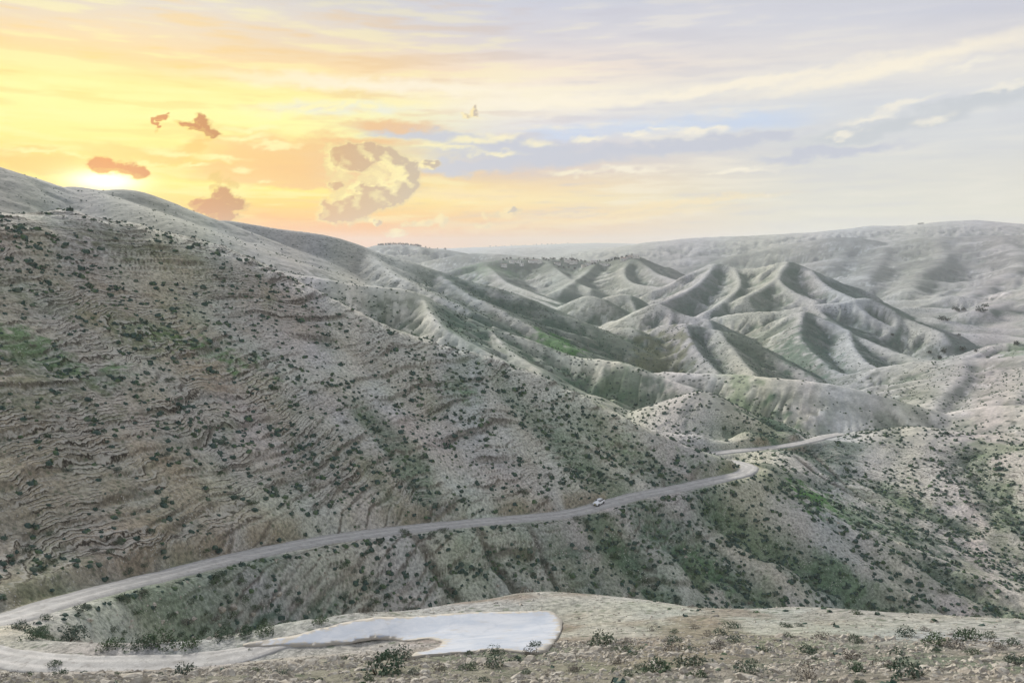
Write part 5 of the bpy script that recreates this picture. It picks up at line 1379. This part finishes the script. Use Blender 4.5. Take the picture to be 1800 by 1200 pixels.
def tree(x, y, h, k, label, group, wide=1.0):
    t = link(bpy.data.objects.new('tree', None)); t.location = (x, y, float(ground(x, y)) - 0.02 * h); t.scale = (h * wide, h * wide, h); t.rotation_euler = (0, 0, x * 1.3)
    tag(t, label, 'tree', group)
    link(bpy.data.objects.new('crown', TREEM[k][0]), t); link(bpy.data.objects.new('trunk', TREEM[k][1]), t)
def crest_spot(u, dlo, dhi, back=0.0):
    """highest ground seen along a bearing between two distances"""
    a, _ = azel(u, 450); rr_ = np.linspace(dlo, dhi, 90); xx, yy = np.sin(a) * rr_, np.cos(a) * rr_
    t = ground(xx, yy) / rr_; i = int(np.argmax(t)); r_ = rr_[i] - back
    return math.sin(a) * r_, math.cos(a) * r_, r_
mat_wall, N, b = material('house_wall', 0.85); oi = N.t.nodes.new('ShaderNodeObjectInfo')
N.t.links.new(N.ramp(oi.outputs['Random'], [(0, (0.66, 0.64, 0.60, 1)), (0.5, (0.80, 0.79, 0.76, 1)), (1, (0.68, 0.62, 0.54, 1))]), b.inputs['Base Color'])
mat_roof, N, b = material('house_roof', 0.85); oi = N.t.nodes.new('ShaderNodeObjectInfo')
N.t.links.new(N.ramp(oi.outputs['Random'], [(0, (0.40, 0.38, 0.36, 1)), (0.6, (0.50, 0.48, 0.46, 1)), (1, (0.30, 0.17, 0.12, 1))]), b.inputs['Base Color'])
mat_glass, N, b = material('window_glass', 0.2); b.inputs['Base Color'].default_value = (0.03, 0.04, 0.05, 1); b.inputs['Specular IOR Level'].default_value = 0.5
def box_mesh(name, x0, x1, y0, y1, z0, z1, mat, bev=0.0):
    bm = bmesh.new(); bmesh.ops.create_cube(bm, size=1.0)
    bmesh.ops.transform(bm, matrix=Matrix.Translation(((x0 + x1) / 2, (y0 + y1) / 2, (z0 + z1) / 2)) @ Matrix.Diagonal((x1 - x0, y1 - y0, z1 - z0, 1)), verts=bm.verts)
    if bev: bmesh.ops.bevel(bm, geom=bm.edges[:], offset=bev, segments=2, affect='EDGES', profile=0.5)
    me = bpy.data.meshes.new(name); bm.to_mesh(me); bm.free(); me.materials.append(mat); return me
def gable(w, d, z0, h):
    bm = bmesh.new(); o_ = 0.6
    P_ = [(-w / 2 - o_, -d / 2 - o_, z0), (w / 2 + o_, -d / 2 - o_, z0), (w / 2 + o_, d / 2 + o_, z0), (-w / 2 - o_, d / 2 + o_, z0), (-w / 2, 0, z0 + h), (w / 2, 0, z0 + h)]
    vs_ = [bm.verts.new(p) for p in P_]
    for f_ in ((0, 1, 5, 4), (2, 3, 4, 5), (0, 4, 3), (1, 2, 5), (0, 3, 2, 1)): bm.faces.new([vs_[i] for i in f_])
    me = bpy.data.meshes.new('roof'); bm.to_mesh(me); bm.free(); me.materials.append(mat_roof); return me
def house(x, y, w, d, h, rz, label, flat, group, dz=0.0):
    t = link(bpy.data.objects.new('house', None)); t.location = (x, y, float(ground(x, y)) + dz); t.rotation_euler = (0, 0, rz)
    tag(t, label, 'house', group)
    link(bpy.data.objects.new('wall', box_mesh('wall', -w / 2, w / 2, -d / 2, d / 2, -4, h, mat_wall)), t)
    link(bpy.data.objects.new('roof', box_mesh('roof', -w / 2 - .3, w / 2 + .3, -d / 2 - .3, d / 2 + .3, h + 0.02, h + 0.6, mat_roof) if flat else gable(w, d, h + .02, 2.2)), t)
    nwin = max(2, int(w / 4.5)); wm_ = box_mesh('window', -0.9, 0.9, -0.15, 0.05, 0, 1.5, mat_glass)
    for fl_ in range(1 if h < 5 else 2):
        for i in range(nwin):
            o = link(bpy.data.objects.new('window', wm_), t); o.location = ((i + 0.5) / nwin * w - w / 2, -d / 2 - 0.01, 1.2 + 3 * fl_)
G1 = 'houses of the village on the ridge'
VILL = [(886, 456, 9, 1), (900, 454, 7, 0), (908, 453, 12, 1), (917, 456, 6, 1), (934, 452, 8, 1), (941, 451, 9, 0), (949, 453, 7, 1), (980, 453, 9, 1), (998, 449, 10, 0), (1008, 452, 12, 1), (1028, 458, 9, 1), (1037, 458, 12, 1), (1044, 457, 10, 0), (1060, 454, 9, 1), (1067, 453, 8, 1), (1096, 450, 9, 0), (1103, 449, 9, 1), (1110, 447, 9, 1), (1118, 449, 10, 0)]
names_ = ['leftmost house of the ridge village, pale and flat-roofed', 'small gabled house second from the left in the ridge village', 'long pale house with a flat roof in the left group of the ridge village', 'low pale block just right of the long pale house',
          'pale block first in the second group from the left of the village', 'gabled house second in the second group from the left', 'small pale block third in the second group from the left', 'pale flat-roofed house alone left of the mast hill',
          'gabled house among the trees at the foot of the mast', 'long pale house right below the mast', 'pale house left end of the group on the slope below the village', 'longest white house on the slope below the village', 'gabled house right end of the group below the village',
          'small pale block between the lower group and the right tree clump', 'pale block against the right tree clump', 'gabled house left on the dome at the right end of the village', 'flat-roofed house second on the dome at the village end',
          'house on the top of the dome at the village end', 'gabled house rightmost in the ridge village']
for i, ((u, v, wpx, flat), lab) in enumerate(zip(VILL, names_)):
    x, y, r_ = crest_spot(u, 2450, 2950, 26 + (v - 449) * 6)
    w_ = wpx / F_PX * r_ * 1.0
    house(x, y, w_ * 1.15, 9, 6.0 if i % 3 else 8.5, -math.atan2(x, y) + 0.25 * math.sin(i * 2.1), lab, flat, G1, 1.0)
gt = random.Random(5)
vt = [(884, 1), (892, 1), (897, 2), (912, 1), (922, 1), (928, 2), (938, 1), (955, 2), (960, 2), (965, 1), (969, 2), (974, 2), (986, 2), (990, 3), (995, 3), (1002, 3), (1006, 3), (1012, 3), (1017, 2), (1022, 1), (1030, 1), (1050, 2), (1055, 1), (1064, 2), (1070, 3), (1075, 3), (1080, 3), (1084, 3), (1088, 3), (1094, 2), (1100, 2), (1107, 2), (1113, 2), (1120, 2),
      (975, 1), (983, 1), (991, 1), (1000, 1), (1010, 1), (1040, 1), (1046, 1)]
for i, (u, s) in enumerate(vt):
    low = i > 33
    x, y, r_ = crest_spot(u + gt.uniform(-1, 1), 2450, 2950, (70 + gt.uniform(0, 40)) if low else gt.uniform(-8, 14))
    zone = 'on the slope just under the village houses' if low else ('in the clump round the mast' if 984 < u < 1024 else ('in the dense clump left of the domed village end' if 1060 < u < 1092 else ('on the domed right end of the village' if u >= 1092 else 'among the houses of the left half of the village' if u < 955 else 'in the tree line across the middle of the village')))
    tree(x, y, 4.5 + 2.0 * s + gt.uniform(-1, 1.5), gt.randrange(5), f'dark rounded tree {zone}', 'trees of the ridge village', 1.25)
# mast on the village hill
mx, my, mr = crest_spot(1005, 2500, 2950, -4)
mat_steel, N, b = material('painted_steel', 0.5); b.inputs['Base Color'].default_value = (0.30, 0.28, 0.27, 1)
t = link(bpy.data.objects.new('radio_mast', None)); t.location = (mx, my, float(ground(mx, my)) - 1); tag(t, 'slender lattice mast rising above the village trees', 'mast')
for a in range(3):
    ang_ = a * 2.094; bm = bmesh.new()
    bmesh.ops.create_cone(bm, cap_ends=True, segments=6, radius1=0.28, radius2=0.2, depth=26, matrix=Matrix.Translation((math.cos(ang_) * 1.1, math.sin(ang_) * 1.1, 13)))
    me = bpy.data.meshes.new('leg'); bm.to_mesh(me); bm.free(); me.materials.append(mat_steel); link(bpy.data.objects.new('leg', me), t)
bm = bmesh.new()
for k in range(10):
    for a in range(3):
        p0 = Vector((math.cos(a * 2.094) * 1.1, math.sin(a * 2.094) * 1.1, 1 + k * 2.5)); p1 = Vector((math.cos((a + 1) * 2.094) * 1.1, math.sin((a + 1) * 2.094) * 1.1, 3.4 + k * 2.5))
        q = (p1 - p0).to_track_quat('Z', 'Y').to_matrix().to_4x4()
        bmesh.ops.create_cone(bm, cap_ends=True, segments=4, radius1=0.1, radius2=0.1, depth=(p1 - p0).length, matrix=Matrix.Translation((p0 + p1) / 2) @ q)
me = bpy.data.meshes.new('brace'); bm.to_mesh(me); bm.free(); me.materials.append(mat_steel); link(bpy.data.objects.new('brace', me), t)
# settlement on the far left hill
G2 = 'houses on the wooded hill at the left'
for i, (u, v, wpx, lab) in enumerate([(684, 433, 5, 'tiny pale house left on the far wooded hill'), (700, 437, 5, 'tiny pale house lowest in the middle of the far wooded hill'), (709, 432, 5, 'tiny pale house under the treetops of the far wooded hill'), (720, 439, 7, 'long pale house on the right slope of the far wooded hill'), (731, 438, 5, 'tiny pale house rightmost on the far wooded hill')]):
    x, y, r_ = crest_spot(u, 4600, 5300, 60 + (v - 430) * 22)
    house(x, y, wpx / F_PX * r_, 10, 5.5, -math.atan2(x, y), lab, i % 2, G2, 1.0)
for u in list(np.arange(664, 742, 2.6)) + [748, 755, 770, 783]:
    x, y, r_ = crest_spot(u + gt.uniform(-1, 1), 4600, 5300, gt.uniform(-20, 20))
    tree(x, y, gt.uniform(9, 17), gt.choice([0, 1, 3, 3]), 'small dark tree in the row along the skyline of the far left hill', 'trees on the far left hill', 1.1)
for u in (1612, 1615, 1618):
    x, y, r_ = crest_spot(u, 6500, 7300, 0); tree(x, y, 13, 4, 'tiny dark tree alone on the skyline of the far right mountain', 'trees on the far right skyline', 1.6)
for k in range(16):
    u = 862 + k * 9 + gt.uniform(-4, 4)
    x, y, r_ = crest_spot(u, 12000, 13800, 0); tree(x, y, gt.uniform(13, 24), gt.choice([0, 3, 1]), 'barely visible tree along the farthest blue skyline', 'trees on the farthest skyline', 1.2)
# trees in the valley bottom at the right
for i, (u, v, h, lab) in enumerate([(1660, 619, 11, 'dark round tree on the valley floor, left of a matching one'), (1693, 617, 11, 'dark round tree on the valley floor, right of a matching one'), (1716, 617, 7, 'low wide tree ending the row on the valley floor'),
        (1632, 620, 7, 'small dark tree left of the row on the valley floor'), (1652, 631, 9, 'dark tree partly hidden behind the smooth rounded ridge'), (1655, 562, 11, 'dark tree on the slope above the valley, left of a smaller one'), (1666, 564, 8, 'smaller tree beside the one on the slope above the valley'),
        (1679, 544, 9, 'leftmost tree of the upper row in the valley'), (1686, 547, 9, 'second tree of the upper row in the valley'), (1694, 546, 9, 'third tree of the upper row in the valley'), (1723, 547, 12, 'largest tree of the upper row in the valley'), (1729, 548, 9, 'last tree of the upper row in the valley'),
        (1732, 539, 9, 'single tree above the right end of the upper row'), (1684, 590, 6, 'small dark tree in the middle of the valley slope'), (1569, 590, 6, 'lone dark tree on the slope left of the valley'), (1788, 606, 10, 'dark tree close to the right edge above the track')]):
    p = hit(u, v)
    if p is None: continue
    hh_ = max(3.0, h / F_PX * math.hypot(p.x, p.y) * 0.72)
    tree(p.x, p.y, hh_, (4, 1, 4, 2, 0)[i % 5], lab, 'trees in the valley', 1.5)

# ================================================================== white car on the road
def paint(name, colr, rough=0.3, spec=0.5, coat=0.0):
    m, N, b = material(name, rough); b.inputs['Base Color'].default_value = colr; b.inputs['Specular IOR Level'].default_value = spec; b.inputs['Coat Weight'].default_value = coat
    return m
m_white = paint('white_paint', (0.80, 0.81, 0.83, 1), 0.28, 0.5, 0.5); m_dark = paint('dark_trim', (0.02, 0.02, 0.022, 1), 0.6)
m_gl = paint('car_glass', (0.015, 0.02, 0.03, 1), 0.08, 0.6); m_tyre = paint('tyre_rubber', (0.02, 0.02, 0.02, 1), 0.85); m_rim = paint('alloy', (0.45, 0.46, 0.48, 1), 0.3); m_rim.node_tree.nodes['Principled BSDF'].inputs['Metallic'].default_value = 0.9
m_lamp = paint('lamp_glass', (0.82, 0.85, 0.88, 1), 0.1, 0.6); m_red = paint('tail_glass', (0.35, 0.01, 0.01, 1), 0.2); m_plate = paint('plate', (0.70, 0.58, 0.10, 1), 0.5)
def loft(name, secs, mat, sub=2, caps=True):
    """secs: list of (x, [(y, z), ...]) cross-sections from front to rear"""
    bm = bmesh.new(); rows = [[bm.verts.new((x, y, z)) for y, z in pr] for x, pr in secs]
    for a, b_ in zip(rows[:-1], rows[1:]):
        for i in range(len(a) - 1): bm.faces.new((a[i], a[i + 1], b_[i + 1], b_[i]))
    if caps:
        bm.faces.new(rows[0][::-1]); bm.faces.new(rows[-1])
        for a, b_ in zip(rows[:-1], rows[1:]): bm.faces.new((a[-1], a[0], b_[0], b_[-1]))
    bmesh.ops.recalc_face_normals(bm, faces=bm.faces)
    me = bpy.data.meshes.new(name); bm.to_mesh(me); bm.free(); me.materials.append(mat)
    for p in me.polygons: p.use_smooth = True
    return me
def body_sec(x, hw, zb, zs, zt):
    return (x, [(-hw * 0.92, zb), (-hw, zb + 0.12), (-hw * 1.0, (zb + zs) / 2), (-hw * 0.97, zs - 0.04), (-hw * 0.90, zs), (-hw * 0.5, zt), (0, zt + 0.02), (hw * 0.5, zt), (hw * 0.90, zs), (hw * 0.97, zs - 0.04), (hw, (zb + zs) / 2), (hw, zb + 0.12), (hw * 0.92, zb)])
car = link(bpy.data.objects.new('car', None))
body = loft('body', [body_sec(-2.18, 0.70, 0.36, 0.72, 0.74), body_sec(-2.10, 0.80, 0.26, 0.86, 0.89), body_sec(-1.9, 0.88, 0.24, 0.93, 0.97), body_sec(-1.3, 0.91, 0.24, 0.98, 1.05), body_sec(-0.95, 0.92, 0.24, 1.00, 1.09), body_sec(0.4, 0.92, 0.24, 1.03, 1.08), body_sec(1.5, 0.91, 0.24, 1.07, 1.10), body_sec(2.0, 0.87, 0.28, 1.06, 1.08), body_sec(2.14, 0.78, 0.36, 1.0, 1.02)], m_white)
link(bpy.data.objects.new('body', body), car)
def cab_sec(x, hb, ht, zb, zt): return (x, [(-hb, zb), (-ht, zt - 0.06), (-ht * 0.85, zt), (0, zt + 0.03), (ht * 0.85, zt), (ht, zt - 0.06), (hb, zb)])
link(bpy.data.objects.new('cabin', loft('cabin', [cab_sec(-1.0, 0.82, 0.80, 1.02, 1.10), cab_sec(-0.30, 0.82, 0.64, 1.02, 1.54), cab_sec(0.4, 0.83, 0.66, 1.02, 1.61), cab_sec(1.3, 0.82, 0.64, 1.04, 1.57), cab_sec(1.95, 0.78, 0.66, 1.06, 1.18)], m_white)), car)
def quad(name, P4, mat, t=0.02):
    bm = bmesh.new(); vs_ = [bm.verts.new(p) for p in P4]; f_ = bm.faces.new(vs_); n_ = f_.normal.copy() if f_.normal.length else Vector((0, 0, 1)); bm.normal_update(); n_ = f_.normal
    r_ = bmesh.ops.extrude_face_region(bm, geom=[f_]); 
    for g_ in r_['geom']:
        if isinstance(g_, bmesh.types.BMVert): g_.co += n_ * t
    bmesh.ops.recalc_face_normals(bm, faces=bm.faces)
    me = bpy.data.meshes.new(name); bm.to_mesh(me); bm.free(); me.materials.append(mat); return me
link(bpy.data.objects.new('windshield', quad('windshield', [(-0.97, -0.74, 1.12), (-0.97, 0.74, 1.12), (-0.36, 0.58, 1.53), (-0.36, -0.58, 1.53)], m_gl, -0.04)), car)
link(bpy.data.objects.new('rear_window', quad('rear_window', [(1.93, 0.62, 1.20), (1.93, -0.62, 1.20), (1.42, -0.56, 1.54), (1.42, 0.56, 1.54)], m_gl, -0.04)), car)
for s in (-1, 1):
    for (xa, xb, xc, xd) in ((-0.78, 0.30, 0.30, -0.28), (0.40, 1.20, 1.15, 0.40), (1.28, 1.72, 1.38, 1.22)):
        pts_ = [(xa, s * 0.845, 1.10), (xb, s * 0.850, 1.10), (xc, s * 0.700, 1.50), (xd, s * 0.695, 1.50)]
        link(bpy.data.objects.new('side_window', quad('side_window', pts_, m_gl, 0.015 * (1 if s < 0 else -1))), car)
    link(bpy.data.objects.new('headlight', box_mesh('headlight', -2.16, -1.93, s * 0.68 - 0.17, s * 0.68 + 0.17, 0.70, 0.86, m_lamp, 0.04)), car)
    link(bpy.data.objects.new('fog_light', box_mesh('fog_light', -2.20, -2.05, s * 0.62 - 0.09, s * 0.62 + 0.09, 0.42, 0.56, m_lamp, 0.03)), car)
    link(bpy.data.objects.new('taillight', box_mesh('taillight', 2.02, 2.17, s * 0.68 - 0.12, s * 0.68 + 0.12, 0.80, 1.02, m_red, 0.03)), car)
    link(bpy.data.objects.new('side_mirror', box_mesh('side_mirror', -0.72, -0.56, s * 1.0 - 0.10, s * 1.0 + 0.10, 1.06, 1.20, m_white, 0.04)), car)
    link(bpy.data.objects.new('roof_rail', box_mesh('roof_rail', -0.2, 1.4, s * 0.60 - 0.02, s * 0.60 + 0.02, 1.60, 1.66, m_dark)), car)
    link(bpy.data.objects.new('sill', box_mesh('sill', -0.95, 0.98, s * 0.91 - 0.03, s * 0.91 + 0.04, 0.22, 0.36, m_dark)), car)
link(bpy.data.objects.new('grille', box_mesh('grille', -2.20, -2.08, -0.46, 0.46, 0.66, 0.82, m_dark, 0.03)), car)
link(bpy.data.objects.new('bumper', box_mesh('bumper', -2.21, -1.98, -0.72, 0.72, 0.24, 0.44, m_dark, 0.05)), car)
link(bpy.data.objects.new('number_plate', box_mesh('number_plate', -2.235, -2.20, -0.26, 0.26, 0.48, 0.59, m_plate)), car)
for sx_w in (-1.36, 1.32):
    for s in (-1, 1):
        arch = bmesh.new(); bmesh.ops.create_cone(arch, cap_ends=True, segments=28, radius1=0.42, radius2=0.42, depth=0.06, matrix=Matrix.Translation((sx_w, s * 0.905, 0.36)) @ Matrix.Rotation(math.pi / 2, 4, 'X'))
        me = bpy.data.meshes.new('wheel_arch'); arch.to_mesh(me); arch.free(); me.materials.append(m_dark); link(bpy.data.objects.new('wheel_arch', me), car)
        wh = link(bpy.data.objects.new('wheel', None), car); wh.location = (sx_w, s * 0.86, 0.33)
        bm = bmesh.new(); bmesh.ops.create_cone(bm, cap_ends=True, segments=28, radius1=0.34, radius2=0.34, depth=0.24, matrix=Matrix.Rotation(math.pi / 2, 4, 'X')); bmesh.ops.bevel(bm, geom=[e for e in bm.edges if len(e.link_faces) == 2 and e.calc_face_angle() > 1], offset=0.03, segments=2, affect='EDGES')
        me = bpy.data.meshes.new('tyre'); bm.to_mesh(me); bm.free(); me.materials.append(m_tyre); link(bpy.data.objects.new('tyre', me), wh)
        bm = bmesh.new()
        bmesh.ops.create_cone(bm, cap_ends=True, segments=20, radius1=0.07, radius2=0.07, depth=0.05, matrix=Matrix.Translation((0, s * 0.125, 0)) @ Matrix.Rotation(math.pi / 2, 4, 'X'))
        for k in range(5): 
            a = k * 2 * math.pi / 5
            bmesh.ops.create_cube(bm, size=1, matrix=Matrix.Translation((math.cos(a) * 0.12, s * 0.125, math.sin(a) * 0.12)) @ Matrix.Rotation(-a, 4, 'Y') @ Matrix.Diagonal((0.22, 0.03, 0.05, 1)))
        me = bpy.data.meshes.new('rim'); bm.to_mesh(me); bm.free(); me.materials.append(m_rim); link(bpy.data.objects.new('rim', me), wh)
cp = P(1056, 889, 254)
k = int(np.argmin(np.hypot(RA[:, 0] - cp[0], RA[:, 1] - cp[1]))); tdir = RA[k + 3] - RA[k - 3]
nx_ = np.array([-tdir[1], tdir[0]]); nx_ /= np.linalg.norm(nx_); pos = RA[k, :2] + nx_ * (0.9 if nx_[1] > 0 else -0.9)
CAR_YAW = 0.30
heading = math.atan2(tdir[1], tdir[0])      # the line runs from the far bend towards us; the bonnet (-x) looks along it
car.location = (pos[0], pos[1], float(RA[k, 2]) + 0.02); car.rotation_euler = (0, math.atan2(tdir[2], np.hypot(tdir[0], tdir[1])) * 1.0, heading + math.pi + CAR_YAW)
car.scale = (1.08, 1.08, 1.08)
tag(car, 'white car with dark windows driving towards the viewer on the gravel road', 'car')
